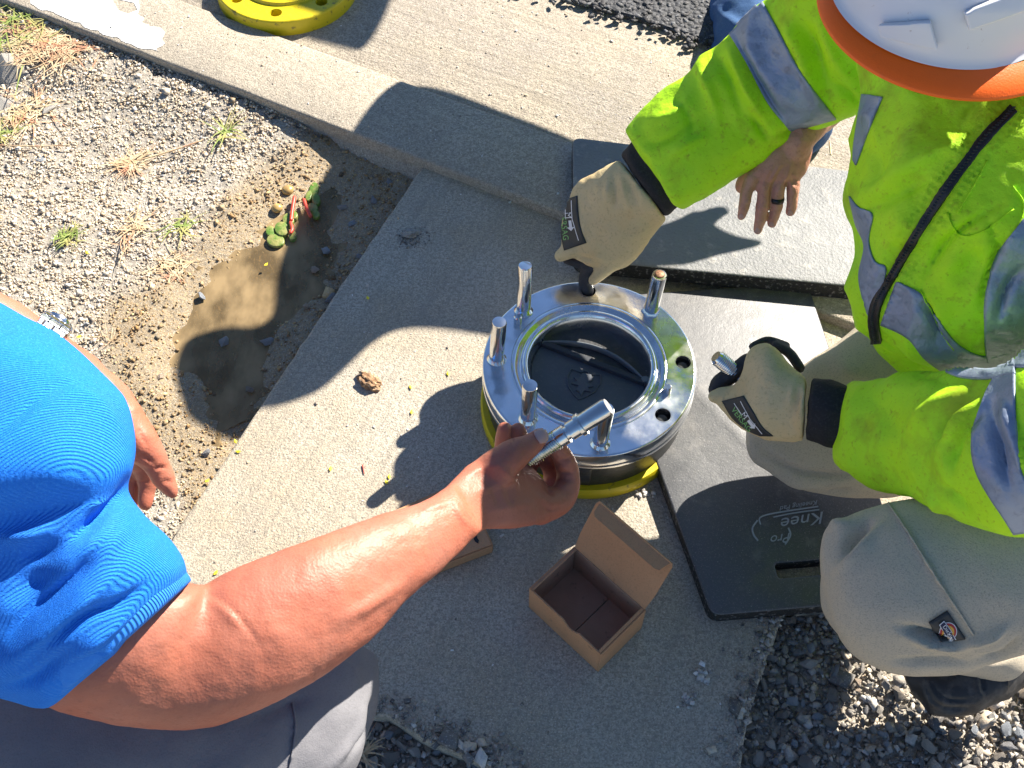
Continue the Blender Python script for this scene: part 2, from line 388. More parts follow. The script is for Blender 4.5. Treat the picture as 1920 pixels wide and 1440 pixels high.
M_hole = mat('hole_dark', (.01, .01, .012), rough=.5)
M_yellow = mat('yellow_enamel', (.66, .52, .01), [('noise', 9, 4, .45, .62, (.55, .45, .01), .7), ('noise', 70, 4, .6, .68, (.12, .09, .03), .7)], rough=.42, bumps=[('noise', 60, 4, .0012)])
M_mat = mat('kneeling_foam', (.05, .052, .058), [('noise', 5, 4, .42, .62, (.065, .07, .08), .8), ('noise', 30, 5, .56, .7, (.20, .19, .18), .4), ('noise', 230, 3, .56, .7, (.17, .17, .175), .35), ('noise', 500, 2, .62, .7, (.4, .4, .4), .5)],
            rough=.5, roughvar=(30, .45, .58), bumps=[('noise', 400, 4, .0003), ('noise', 60, 4, .0005)], spec=1.0)
M_mat2 = mat('dusty_kneeling_foam', (.165, .17, .175), [('noise', 9, 5, .4, .62, (.14, .145, .15), .8), ('noise', 40, 5, .56, .68, (.33, .31, .28), .6), ('vor', 28, 0, .04, .0, (.05, .05, .05), .6), ('noise', 330, 3, .55, .68, (.13, .13, .13), .7)],
             rough=.62, bumps=[('noise', 200, 5, .0016), ('noise', 40, 4, .002)], spec=.9)
M_edge = mat('foam_edge', (.02, .02, .02), [('noise', 160, 3, .56, .66, (.22, .21, .2), .8)], rough=.7, bumps=[('noise', 200, 3, .002)])
M_mattext = mat('embossed_text', (.30, .34, .37), rough=.5)
M_card = mat('kraft_card', (.54, .29, .15), [('noise', 12, 4, .4, .65, (.47, .24, .12), .7), ('noise', 60, 5, .62, .74, (.13, .08, .05), .6), ('noise', 400, 3, .5, .7, (.28, .17, .09), .4)], rough=.8, bumps=[('noise', 300, 3, .0003), ('noise', 8, 2, .003)])
M_cardin = mat('kraft_inner', (.44, .26, .17), [('noise', 14, 4, .4, .65, (.35, .20, .13), .7), ('noise', 70, 5, .6, .72, (.08, .05, .03), .6)], rough=.85, bumps=[('noise', 300, 3, .0003)])
M_white = mat('white_print', (.75, .76, .78), rough=.6)
M_green = mat('green_print', (.22, .5, .16), rough=.6)
M_label = mat('black_print', (.03, .032, .033), rough=.5, bumps=[('noise', 500, 3, .0005)])
M_red = mat('red_thread', (.4, .02, .03), rough=.6); M_navy = mat('navy_thread', (.01, .012, .06), rough=.6); M_gold = mat('gold_thread', (.7, .36, .05), rough=.6)
M_straw = mat('dry_grass', (.52, .38, .22), [('noise', 14, 3, .45, .6, (.42, .17, .10), .85), ('noise', 60, 3, .48, .6, (.66, .56, .36), .8)], rough=.7)
M_grass = mat('green_grass', (.2, .28, .06), [('noise', 30, 3, .4, .6, (.42, .38, .14), .9)], rough=.6)
M_leaf = mat('green_leaf', (.10, .20, .03), [('noise', 60, 3, .4, .6, (.28, .27, .09), .9)], rough=.4, bumps=[('noise', 90, 3, .002)])
M_petal = mat('yellow_petal', (.85, .72, .03), rough=.6)
M_bark = mat('brown_bark', (.22, .12, .06), [('noise', 80, 5, .4, .6, (.42, .27, .15), .9), ('noise', 150, 4, .58, .68, (.6, .5, .38), .8)], rough=.85, bumps=[('noise', 120, 5, .004)])
M_ring = mat('dark_band', (.03, .032, .035), rough=.35, metal=.6)
M_water = bpy.data.materials.new('puddle_water'); M_water.use_nodes = True
_t = M_water.node_tree; _b = _t.nodes['Principled BSDF']; _o = _t.nodes['Material Output']
_tr = _t.nodes.new('ShaderNodeBsdfTransparent'); _tr.inputs[0].default_value = (.82, .72, .55, 1)
_gl = _t.nodes.new('ShaderNodeBsdfGlossy'); _gl.inputs['Roughness'].default_value = .04
_df = _t.nodes.new('ShaderNodeBsdfDiffuse'); _df.inputs[0].default_value = (.40, .29, .155, 1)
_fr = _t.nodes.new('ShaderNodeFresnel'); _fr.inputs[0].default_value = 1.33
_nz = _t.nodes.new('ShaderNodeTexNoise'); _nz.inputs['Scale'].default_value = 55; _nz.inputs['Detail'].default_value = 2
_bp = _t.nodes.new('ShaderNodeBump'); _bp.inputs['Distance'].default_value = .0012
_t.links.new(_nz.outputs[0], _bp.inputs['Height']); _t.links.new(_bp.outputs[0], _gl.inputs['Normal']); _t.links.new(_bp.outputs[0], _fr.inputs['Normal'])
_n2 = _t.nodes.new('ShaderNodeTexNoise'); _n2.inputs['Scale'].default_value = 7; _n2.inputs['Detail'].default_value = 4
_m2 = _t.nodes.new('ShaderNodeMapRange'); _m2.inputs[1].default_value = .38; _m2.inputs[2].default_value = .62; _m2.inputs[3].default_value = .25; _m2.inputs[4].default_value = .75
_t.links.new(_n2.outputs[0], _m2.inputs[0])
_x1 = _t.nodes.new('ShaderNodeMixShader'); _t.links.new(_m2.outputs[0], _x1.inputs[0]); _t.links.new(_tr.outputs[0], _x1.inputs[1]); _t.links.new(_df.outputs[0], _x1.inputs[2])
_x2 = _t.nodes.new('ShaderNodeMixShader'); _t.links.new(_fr.outputs[0], _x2.inputs[0]); _t.links.new(_x1.outputs[0], _x2.inputs[1]); _t.links.new(_gl.outputs[0], _x2.inputs[2])
_t.links.new(_x2.outputs[0], _o.inputs['Surface']); _t.nodes.remove(_b)

# ------------------------------------------------------------------ SETTING
Z_GR = -.03; Z_CURB = .02; Z_FAR = .008
SLAB_PX = [(795, 305), (640, 532), (480, 772), (350, 965), (262, 1100), (300, 1230), (470, 1310), (640, 1335), (728, 1345), (800, 1390), (870, 1418), (940, 1450), (1020, 1560), (1300, 1640), (1385, 1500), (1400, 1360), (1440, 1230), (1470, 1150), (1700, 1120), (2200, 1000), (2300, 760), (1700, 592), (1070, 392)]
slab_xy = [G2(u, v, 0) for u, v in SLAB_PX]
c0 = np.array(G2(340, 0, Z_CURB)); cdir = nrm(np.array(G2(1070, 265, Z_CURB)) - c0)
n0 = np.array(G2(640, 246, Z_CURB)); perp = np.array([cdir[1], -cdir[0]])
if (n0 - c0) @ perp < 0: perp = -perp
cw = (n0 - c0) @ perp
def cp(s, t): return tuple(c0 + cdir * s + perp * t)
curb_xy = [cp(-6, 0), cp(3.5, 0), cp(3.5, cw), cp(-6, cw)]
far_w = .445
# ground: one sheet, dense in view, reaching the horizon
def axis_pts(c, n, near, far):
    t = np.linspace(-1, 1, n); k = 7.0; a = np.sinh(k * t) / np.sinh(k); return c + near * t * 1.0 + far * np.sign(t) * np.abs(a) ** 1.0
gx = axis_pts(0, 420, 1.15, 150); gy = axis_pts(1.0, 420, 1.2, 150)
PUD = [(655, 250), (700, 330), (660, 480), (560, 650), (470, 790), (400, 830), (330, 760), (250, 720), (240, 640), (300, 560), (370, 480), (450, 420), (520, 360), (560, 310), (600, 265)]
pud_xy = [G2(u, v, Z_GR) for u, v in PUD]
WET = [(800, 290), (640, 240), (560, 262), (450, 360), (380, 430), (300, 500), (215, 560), (180, 640), (215, 740), (270, 800), (320, 900), (330, 1050), (300, 1200), (420, 1200), (900, 300)]
wet_xy = [G2(u, v, Z_GR) for u, v in WET]
def wetd(xy):
    i = inpoly(xy, wet_xy); d = polydist(xy, wet_xy + [wet_xy[0]]); n_ = np.array([noise.noise(Vector((x * 9, y * 9, 4))) for x, y in xy]) * .07
    return np.where(i, d, -d) + n_
def pudd(xy):
    i = inpoly(xy, pud_xy); d = polydist(xy, pud_xy + [pud_xy[0]]); return np.where(i, d, -d)
GXX, GYY = np.meshgrid(gx, gy); gxy = np.stack([GXX.ravel(), GYY.ravel()], -1)
def ground_z(xy):
    xy = np.asarray(xy)
    z = np.array([.010 * noise.noise(Vector((x * 6, y * 6, 0))) + .006 * noise.noise(Vector((x * 22, y * 22, 3))) + .003 * noise.noise(Vector((x * 90, y * 90, 5))) for x, y in xy])
    pd = np.clip(pudd(xy) / .08, 0, 1); far = np.clip((np.abs(xy).max(1) - 3) / 3, 0, 1)
    sc = (xy - c0) @ perp - cw; sl = (xy - c0) @ cdir
    rise = .034 * np.clip(1 - sc / .22, 0, 1) ** 1.5 * np.clip((.62 - sl) / .35, 0, 1) * (sc > -.01)
    return Z_GR + z * (1 - .4 * pd) * (1 - far) - .012 * pd + rise
gz = ground_z(gxy)
me = mesh_from(np.c_[gxy, gz], grid_faces(420, 420, False)); 
_w = np.clip((wetd(gxy) + .03) / .06, 0, 1); _n = np.array([noise.noise(Vector((x * 3, y * 3, 8))) for x, y in gxy]) * .5 + .5
gc = (1 - _w)[:, None] * (np.array([.44, .40, .34]) * (.85 + .3 * _n[:, None])) + _w[:, None] * (np.array([.38, .285, .165]) * (.75 + .4 * _n[:, None]))
at = me.attributes.new('col', 'FLOAT_COLOR', 'POINT'); at.data.foreach_set('color', np.c_[gc, np.ones(len(gc))].ravel())
ground = struct(link('ground', me, M_soil))

def slabmesh(xy, z0, z1, bev, name, m, wob=0.0):
    if wob:
        out = []
        for i, p in enumerate(xy):
            q = xy[(i + 1) % len(xy)]; n = max(1, int(math.dist(p, q) / .02)); n = min(n, 120)
            for k in range(n):
                t = k / n; a, b = p[0] * (1 - t) + q[0] * t, p[1] * (1 - t) + q[1] * t
                out.append((a + wob * noise.noise(Vector((a * 40, b * 40, 1))), b + wob * noise.noise(Vector((a * 40, b * 40, 9)))))
        xy = out
    me = prism([xy], z0, z1, bev, 3, name); autosmooth(me, 50); return struct(link(name, me, m, smooth=False))
slabmesh(slab_xy, -.07, 0, .006, 'concrete_slab', M_slab, .003)
slabmesh([cp(-6, 0), cp(3.5, 0), cp(3.5, cw - .006), cp(-6, cw - .006)], -.08, Z_CURB, .006, 'concrete_curb', M_curb, .0015)
# sloping haunch in front of the curb
V = [cp(-6, cw - .02) + (Z_CURB - .009,), cp(3.5, cw - .02) + (Z_CURB - .009,), cp(3.5, cw + .022) + (-.05,), cp(-6, cw + .022) + (-.05,), cp(-6, cw - .02) + (-.06,), cp(3.5, cw - .02) + (-.06,)]
me = mesh_from(V, [(0, 1, 2, 3), (4, 5, 2, 3)]); struct(link('curb_haunch', me, M_curb, smooth=False))
slabmesh([cp(-6, -far_w), cp(3.5, -far_w), cp(3.5, -.005), cp(-6, -.005)], -.07, Z_FAR, .003, 'concrete_gutter', M_far, .0015)
A = [(-6, -40), (8, -40)]
asx = []
for k in range(200):
    s = -6 + 9.5 * k / 199; t = -far_w + .06 + .014 * noise.noise(Vector((s * 7, 0, 0))) + .006 * noise.noise(Vector((s * 60, 0, 2)))
    asx.append(cp(s, t))
me = prism([[cp(3.5, -30), cp(-6, -30)] + asx], -.06, .02, .004, 1); struct(link('asphalt_road', me, M_asph, smooth=False))
# asphalt edge pieces
# white paint patch on the curb
def blob_xy(px, z, amp=.006, n=16, seed=0):
    L = [np.array(G2(u, v, z)) for u, v in px]; out = []
    for i in range(len(L)):
        for k in range(n):
            t = k / n; p = L[i] * (1 - t) + L[(i + 1) % len(L)] * t
            out.append((p[0] + amp * noise.noise(Vector((p[0] * 45, p[1] * 45, seed))) + amp * .6 * noise.noise(Vector((p[0] * 130, p[1] * 130, seed))), p[1] + amp * noise.noise(Vector((p[0] * 45, p[1] * 45, seed + 7)))))
    return out
hole = blob_xy([(208, -4), (252, 6), (258, 20), (240, 27), (222, 20)], Z_CURB, .003, 5, 3)
me = prism([blob_xy([(60, -60), (252, -60), (262, 20), (268, 45), (300, 55), (312, 85), (292, 98), (256, 88), (215, 72), (190, 62), (165, 50), (60, 10)], Z_CURB, .010, 14, 1), hole], Z_CURB + .0003, Z_CURB + .0011)
pt = link('painted_patch', me, M_paint, smooth=False); struct(pt)
# puddle
me = prism([blob_xy(PUD, Z_GR - .005, .02, 14, 5)], Z_GR - .0065, Z_GR - .006); 
bm = bmesh.new(); bm.from_mesh(me)
bmesh.ops.delete(bm, geom=[f for f in bm.faces if abs(f.normal.z) < .5 or f.normal.z < 0], context='FACES'); bm.to_mesh(me); bm.free()
struct(link('puddle', me, M_water, smooth=False))

# gravel ------------------------------------------------------------
def stone_base(kind):
    if kind == 'cube':
        v = np.array([[x, y, z] for x in (-1, 1) for y in (-1, 1) for z in (-1, 1)], float) / 1.5
        f = np.array([(0, 1, 3), (0, 3, 2), (4, 6, 7), (4, 7, 5), (0, 4, 5), (0, 5, 1), (2, 3, 7), (2, 7, 6), (0, 2, 6), (0, 6, 4), (1, 5, 7), (1, 7, 3)])
        return v, f
    p = (1 + 5 ** .5) / 2
    v = np.array([(-1, p, 0), (1, p, 0), (-1, -p, 0), (1, -p, 0), (0, -1, p), (0, 1, p), (0, -1, -p), (0, 1, -p), (p, 0, -1), (p, 0, 1), (-p, 0, -1), (-p, 0, 1)]) / 1.9
    f = np.array([(0, 11, 5), (0, 5, 1), (0, 1, 7), (0, 7, 10), (0, 10, 11), (1, 5, 9), (5, 11, 4), (11, 10, 2), (10, 7, 6), (7, 1, 8), (3, 9, 4), (3, 4, 2), (3, 2, 6), (3, 6, 8), (3, 8, 9), (4, 9, 5), (2, 4, 11), (6, 2, 10), (8, 6, 7), (9, 8, 1)])
    return v, f
def palette(n, cols, wts, var=.18):
    c = np.array(cols)[rng.choice(len(cols), n, p=np.array(wts) / sum(wts))]; return np.clip(c * (1 + rng.normal(0, var, (n, 1))), .01, .9)
def scatter_mesh(xy, z, size, cols, base='cube', squash=.6):
    n = len(xy); v, f = stone_base(base); k = len(v)
    V = v[None] * (1 + rng.normal(0, .18, (n, k, 1))) + rng.normal(0, .12, (n, k, 3))
    V = V * (size[:, None, None] * np.stack([rng.uniform(.7, 1.25, n), rng.uniform(.55, .95, n), rng.uniform(.6, 1, n) * squash], -1)[:, None, :])
    a = rng.uniform(0, 2 * math.pi, n); tl = rng.normal(0, .35, n); ca, sa = np.cos(a), np.sin(a); ct, st = np.cos(tl), np.sin(tl)
    x, y, zz = V[..., 0], V[..., 1], V[..., 2]
    y, zz = y * ct[:, None] - zz * st[:, None], y * st[:, None] + zz * ct[:, None]
    x, y = x * ca[:, None] - y * sa[:, None], x * sa[:, None] + y * ca[:, None]
    V = np.stack([x + xy[:, :1], y + xy[:, 1:2], zz + z[:, None]], -1).reshape(-1, 3)
    Fc = (f[None] + (np.arange(n) * k)[:, None, None]).reshape(-1, 3)
    me = bpy.data.meshes.new('stones'); me.vertices.add(len(V)); me.vertices.foreach_set('co', V.ravel())
    me.loops.add(Fc.size); me.loops.foreach_set('vertex_index', Fc.ravel().astype(np.int32)); me.polygons.add(len(Fc))
    me.polygons.foreach_set('loop_start', np.arange(0, Fc.size, 3, dtype=np.int32)); me.polygons.foreach_set('loop_total', np.full(len(Fc), 3, np.int32)); me.update(calc_edges=True)
    at = me.attributes.new('col', 'FLOAT_COLOR', 'POINT'); C4 = np.repeat(np.c_[cols, np.ones(n)], k, axis=0); at.data.foreach_set('color', C4.ravel())
    return me
def clear_of(xy):
    m = ~inpoly(xy, slab_xy) | (polydist(xy, slab_xy + [slab_xy[0]]) < .002)
    s = (xy - c0) @ perp; return m & (s > cw - .004)
TAN = [(.62, .56, .48), (.52, .455, .37), (.36, .31, .25), (.74, .70, .63), (.22, .19, .16), (.50, .39, .27), (.32, .34, .38)]
def region(n, lo, hi): return np.c_[rng.uniform(lo[0], hi[0], n), rng.uniform(lo[1], hi[1], n)]
xy = region(240000, (-1.15, .45), (.15, 2.6)); xy = xy[clear_of(xy)]
uv_, _ = proj(np.c_[xy, np.full(len(xy), Z_GR)]); xy = xy[(uv_[:, 0] > -80) & (uv_[:, 1] > -60) & (uv_[:, 1] < 1200)]
pd = pudd(xy); keep = rng.uniform(0, 1, len(xy)) > np.maximum(np.clip((pd + .08) / .12, 0, .85), np.clip((wetd(xy) + .02) / .06, 0, .6)); xy = xy[keep]; pd = pd[keep]
n = len(xy); size = rng.lognormal(math.log(.00185), .42, n)
cols = palette(n, TAN, (6, 5, 2.6, 4, 1, 3, .7)); wet = np.clip((wetd(xy) + .03) / .06, 0, 1)[:, None]
cols = cols * np.array([1.06, 1.0, .90]); cols = cols * (1 - wet) + cols * np.array([.62, .49, .30]) * wet
# rust-brown patches beyond
me = scatter_mesh(xy, ground_z(xy) + size * .15, size, cols); link('fine_gravel', me, M_stone, ground, smooth=False, kind='stuff')
# bottom gravel, small fill
xy = region(26000, (-.45, .08), (.98, .66)); xy = xy[clear_of(xy)]; n = len(xy); size = rng.lognormal(math.log(.0034), .45, n)
me = scatter_mesh(xy, ground_z(xy) + .003 + size * .2, size, palette(n, [(.42, .38, .33), (.3, .27, .23), (.5, .42, .32), (.16, .15, .14), (.6, .57, .52)], (4, 4, 3, 3, 2))); link('coarse_gravel', me, M_stone, ground, smooth=False, kind='stuff')
# grit spilled over slab, curb and gutter
xy = region(3400, (-1.2, .3), (1.2, 2.7)); m1 = inpoly(xy, slab_xy); s_ = (xy - c0) @ perp
zz = np.where(m1, 0.0, np.where((s_ < cw - .01) & (s_ > 0), Z_CURB, Z_FAR)); ok = m1 | ((s_ < cw - .01) & (s_ > -far_w + .05) & ~((s_ < .004) & (s_ > -.008)))
ok &= ~(m1 & (rng.uniform(0, 1, len(xy)) < .55)); xy, zz = xy[ok], zz[ok]; n = len(xy); size = rng.lognormal(math.log(.0016), .4, n)
me = scatter_mesh(xy, zz + size * .2, size, palette(n, [(.6, .55, .48), (.75, .74, .72), (.22, .19, .16), (.5, .38, .25)], (4, 3, 3, 2))); link('grit', me, M_stone, ground, smooth=False, kind='stuff')
# asphalt crumbs along the road edge
sx = rng.uniform(-2, 1.6, 2600); tx = -far_w + .05 + rng.normal(0, .022, 2600); xy = np.array([cp(a, b) for a, b in zip(sx, tx)]); n = len(xy); size = rng.lognormal(math.log(.006), .3, n)
me = scatter_mesh(xy, np.full(n, .018), size, palette(n, [(.05, .05, .055), (.10, .105, .115), (.03, .03, .035)], (4, 2, 3)), 'ico'); link('asphalt_crumbs', me, M_stone, ground, smooth=False, kind='stuff')
sx = rng.uniform(-2, 1.6, 9000); tx = -far_w - rng.uniform(-.03, .6, 9000); xy = np.array([cp(a, b) for a, b in zip(sx, tx)]); n = len(xy); size = rng.lognormal(math.log(.0055), .3, n)
me = scatter_mesh(xy, np.full(n, .02), size, palette(n, [(.05, .05, .055), (.13, .135, .145), (.03, .03, .035)], (4, 2, 3)), 'ico', .5); link('asphalt_aggregate', me, M_stone, ground, smooth=False, kind='stuff')
ed = []
for _ in range(1500):
    a, b = [(np.array(slab_xy[i]), np.array(slab_xy[i + 1])) for i in range(6, 17)][int(rng.integers(11))]
    p = a + (b - a) * rng.uniform(); ed.append(p + rng.normal(0, .018, 2))
xy = np.array(ed); ins = inpoly(xy, slab_xy); xy = xy[ins]; n = len(xy); size = rng.lognormal(math.log(.0032), .45, n)
me = scatter_mesh(xy, size * .3, size, palette(n, [(.42, .38, .33), (.3, .27, .23), (.5, .42, .32), (.16, .15, .14), (.6, .57, .52)], (4, 4, 3, 3, 2))); link('spilled_gravel', me, M_stone, ground, smooth=False, kind='stuff')
# individually visible stones: shared meshes, one object each
def rock_mesh(seed, col, lumps=1.6):
    bm = bmesh.new(); bmesh.ops.create_icosphere(bm, subdivisions=2, radius=1)
    ax = [Vector(rng.normal(0, 1, 3)).normalized() for _ in range(7)]
    for v in bm.verts:
        p = v.co.copy()
        for a_ in ax:
            d = p.dot(a_)
            if d > .52: p -= a_ * (d - .52) * .92
        v.co = p * (1 + .30 * noise.noise(p * lumps + Vector((seed * 3.1, 0, 0))))
    me = bpy.data.meshes.new('rock'); bm.to_mesh(me); bm.free()
    at = me.attributes.new('col', 'FLOAT_COLOR', 'POINT'); at.data.foreach_set('color', np.tile([*col, 1], len(me.vertices)).astype(float))
    me.materials.append(M_rock); autosmooth(me, 28); return me
RCOL = [(.36, .33, .30), (.26, .26, .27), (.46, .42, .36), (.22, .20, .18), (.40, .31, .23), (.30, .33, .37), (.5, .47, .42), (.22, .19, .16)]
rocks = [rock_mesh(i, c) for i, c in enumerate(RCOL)]
def rock(x, y, z, s, k=None, squash=None, name='stone'):
    me = rocks[int(rng.integers(len(rocks))) if k is None else k]; o = bpy.data.objects.new(name, me); COL.objects.link(o)
    o.location = (x, y, z); o.rotation_euler = (rng.normal(0, .3), rng.normal(0, .3), rng.uniform(0, 6.28)); sq = squash or rng.uniform(.45, .75)
    o.scale = (s * rng.uniform(.85, 1.35), s * rng.uniform(.6, .95), s * sq); o.parent = ground; return o
placed = []
BR = [(1440, 1140), (1560, 1130), (1640, 1250), (1720, 1330), (1900, 1290), (1990, 1250), (1990, 1500), (1370, 1500), (1400, 1350), (1430, 1230)]
cand = []
for _ in range(6000):
    u, v = rng.uniform(1360, 1980), rng.uniform(1120, 1480)
    if not inpoly(np.array([[u, v]]), BR)[0]: continue
    g = G2(u, v, Z_GR); r = rng.choice([rng.uniform(.005, .009), rng.uniform(.008, .0135)])
    if all((g[0] - a) ** 2 + (g[1] - b) ** 2 > (.78 * (r + c)) ** 2 for a, b, c in placed): placed.append((*g, r))
    if len(placed) > 222: break
for x, y, r in placed: rock(x, y, -.022 + rng.uniform(0, .008), r)
pl2 = []
for _ in range(2500):
    u, v = rng.uniform(600, 930), rng.uniform(1330, 1470)
    if inpoly(np.array([G2(u, v, 0)]), slab_xy)[0]: continue
    g = G2(u, v, Z_GR); r = rng.uniform(.006, .014)
    if all((g[0] - a) ** 2 + (g[1] - b) ** 2 > (.8 * (r + c)) ** 2 for a, b, c in pl2): pl2.append((*g, r))
    if len(pl2) > 45: break
for x, y, r in pl2: rock(x, y, -.024, r)
for u, v, r, k in [(575, 575, .011, 4), (420, 640, .014, 5), (612, 470, .012, 5), (690, 300, .012, 5), (660, 420, .010, 5), (548, 690, .012, 3), (470, 730, .009, 3), (640, 390, .009, 0), (700, 375, .010, 1), (500, 640, .010, 1),
                   (545, 358, .013, 2), (515, 392, .008, 2), (487, 325, .010, 6), (450, 330, .009, 6), (560, 300, .010, 2), (300, 875, .011, 2), (385, 850, .008, 1), (76, 303, .016, 5), (200, 222, .02, 2), (60, 250, .012, 2), (378, 555, .009, 5), (620, 560, .013, 1), (590, 620, .009, 1), (520, 740, .008, 3), (675, 480, .009, 1), (300, 708, .012, 4), (130, 350, .008, 0), (730, 340, .008, 1), (590, 505, .010, 4)]:
    g = G(u, v, Z_GR); rock(g[0], g[1], Z_GR + .001, r, k, .5)
# big flat pale rocks, top left
for u, v, r in [(30, 150, .055), (95, 205, .035), (5, 200, .03)]:
    g = G(u, v, Z_GR); o = rock(g[0], g[1], Z_GR + .004, r, 6, .28)

# ------------------------------------------------------------------ VALVE
vc = G(1105, 683, .12); VC = np.array([vc[0], vc[1], 0]); VR = .1605
VZ = .12
valve = thing('flanged_valve', 'round valve with polished steel ring, upright studs and yellow base on the slab', 'valve', VC)
def vp(a, r, z): return VC + np.array([r * math.cos(a), r * math.sin(a), z])
hole_r = .0118
stud_px = [(1220, 583), (1281, 679), (1243, 778), (1125, 830), (990, 783), (931, 673), (976, 578), (1103, 537)]
hs = []
for (u, v) in stud_px:
    g = G(u, v, VZ) - VC; hs.append((math.atan2(g[1], g[0]), math.hypot(g[0], g[1])))
# polished ring with drilled holes: plate with holes (prism) plus stepped inner lathe
def circ(c, r, n=40, ph=0): return [(c[0] + r * math.cos(ph + 2 * math.pi * i / n), c[1] + r * math.sin(ph + 2 * math.pi * i / n)) for i in range(n)]
outer = circ(VC, VR - .003, 128); inner = circ(VC, .118, 96)
holes = [circ(vp(a, min(r, VR - .019), 0), hole_r, 24) for a, r in hs]
me = prism([outer, inner] + holes, VZ - .026, VZ); ringplate = link('steel_ring', me, M_steel, valve, smooth=False)
V, f = lathe([(VR - .0032, VZ), (VR - .001, VZ - .0006), (VR + .0002, VZ - .0022), (VR + .0004, VZ - .026)], 160, VC); f = f[:-2]; me = mesh_from(V, f); link('rim', me, M_steel, ringplate)
for hc_ in holes:
    c = np.mean(hc_, axis=0); V, f = lathe([(hole_r + .0014, VZ + .0002), (hole_r + .0004, VZ - .0004), (hole_r - .0002, VZ - .003)], 32, (c[0], c[1], 0)); link('hole_chamfer', mesh_from(V, f[:-2]), M_dark, ringplate)
V, f = lathe([(.1182, VZ - .03), (.1182, VZ - .0015), (.1165, VZ + .0005), (.110, VZ + .0005), (.107, VZ - .004), (.103, VZ - .0045), (.0995, VZ + .003), (.096, VZ + .0035), (.0925, VZ + .001), (.0895, VZ - .010), (.0885, VZ - .03)], 160, VC)
f = f[:-2]; me = recalc(mesh_from(V, f)); autosmooth(me, 60); link('inner_lip', me, M_steel, valve, smooth=False)
V, f = lathe([(.150, .016), (.1535, .022), (.1535, VZ - .040), (.1605, VZ - .036), (.1605, VZ - .0265), (.12, VZ - .0265)], 128, VC); me = recalc(mesh_from(V, f)); autosmooth(me, 40); body = link('body', me, M_dark, valve, smooth=False)
V, f = lathe([(.1612, VZ - .0365), (.1618, VZ - .034), (.1618, VZ - .0285), (.161, VZ - .0268)], 128, VC); f = f[:-2]; me = mesh_from(V, f); link('steel_band', me, M_steel, valve)
V, f = lathe([(.10, 0), (.164, 0), (.166, .003), (.166, .018), (.163, .0243), (.10, .0243)], 128, VC); me = recalc(mesh_from(V, f)); autosmooth(me, 40); link('yellow_base', me, M_yellow, valve, smooth=False)
# inside
V, f = lathe([(0.0005, VZ - .042), (.0883, VZ - .042)], 96, VC); me = recalc(mesh_from(V, f)); link('clapper', me, M_disc, valve, smooth=False)
hg = G(1205, 716, VZ - .02) - G(1008, 640, VZ - .02); ha = math.atan2(hg[1], hg[0]); hd = np.array([math.cos(ha), math.sin(ha), 0]); hp = np.array([-math.sin(ha), math.cos(ha), 0])
# front half plate (towards camera) raised
mid = (G(1205, 716, VZ - .02) + G(1008, 640, VZ - .02)) / 2; off_ = (mid - VC) @ hp
pts = []
for i in range(60):
    a = ha + math.pi + math.asin(max(-1, min(1, -off_ / .087))) * 1 + 0
    pass
def chord_poly(r, o, side, n=60):
    pts = []
    for i in range(n * 2):
        a = 2 * math.pi * i / (n * 2); p = np.array([math.cos(a), math.sin(a), 0]) * r
        if (p @ hp - o) * side >= 0: pts.append((p @ hd, p @ hp))
    h = math.sqrt(max(r * r - o * o, 1e-9)); pts += [(-h, o), (h, o)]
    c = np.mean(pts, axis=0); pts.sort(key=lambda q: math.atan2(q[1] - c[1], q[0] - c[0]))
    return [tuple((VC + hd * a + hp * b)[:2]) for a, b in pts]
me = prism([chord_poly(.0872, off_, -1)], VZ - .041, VZ - .024, .002, 2); autosmooth(me, 40); plate = link('cover_plate', me, M_plate, valve, smooth=False)
# raised hinge ridge
def bar(p0, p1, wdt, hgt, bev=.0012):
    d = nrm(p1 - p0); s = nrm(np.cross(d, [0, 0, 1.0])) * wdt / 2; q = [p0 - s, p1 - s, p1 + s, p0 + s]
    return prism([[tuple(a[:2]) for a in q]], p0[2], p0[2] + hgt, bev, 2)
hl = math.sqrt(.0865 ** 2 - off_ ** 2)
me = bar(VC + hd * -hl + hp * off_ + np.array([0, 0, VZ - .0242]), VC + hd * hl + hp * off_ + np.array([0, 0, VZ - .0242]), .009, .009); link('hinge_ridge', me, M_disc, valve, smooth=False)
# curved clear strip arching behind the hinge
arc = []
for t in np.linspace(-1, 1, 25): arc.append((VC + hd * t * .0845 + hp * (off_ + .028 * (1 - t * t)) + np.array([0, 0, VZ - .022 - .006 * (1 - t * t) * 0]), .0022))
V, f = tube(arc, 10, 2); V[:, 2] = VZ - .022 + (V[:, 2] - (VZ - .022)) * 3.4; link('curved_seal', mesh_from(V, f), M_clear, valve)
me = prism([circ(VC + hd * .083 + hp * (off_ + .003), .006, 6)], VZ - .03, VZ - .014, .001); link('clip', me, M_clear, valve, smooth=False)
# shield emblem embossed on the cover plate
def shield(s):
    L = [(-.9, .95), (-.3, .85), (0, 1.0), (.3, .85), (.9, .95), (1, .3), (.8, -.35), (.4, -.8), (0, -1.1), (-.4, -.8), (-.8, -.35), (-1, .3)]
    return [(x * s, y * s) for x, y in L]
sc_ = G(1092, 722, VZ - .024); sa = math.radians(-14)
def shp(L, k=1): return [tuple(sc_[:2] + np.array([math.cos(sa) * x - math.sin(sa) * y, math.sin(sa) * x + math.cos(sa) * y])) for x, y in L]
me = prism([shp(shield(.026)), shp(shield(.0243))[::-1]], VZ - .0242, VZ - .0212, .0004, 1)
link('shield_emblem', me, M_plate, valve, smooth=False)
beast = [(-.15, .8), (.35, .8), (.5, .45), (.3, .2), (.65, .0), (.35, -.15), (.55, -.4), (.2, -.4), (.1, -.8), (-.1, -.55), (-.3, -.5), (-.2, -.15), (-.65, -.1), (-.35, .12), (-.6, .35), (-.25, .4)]
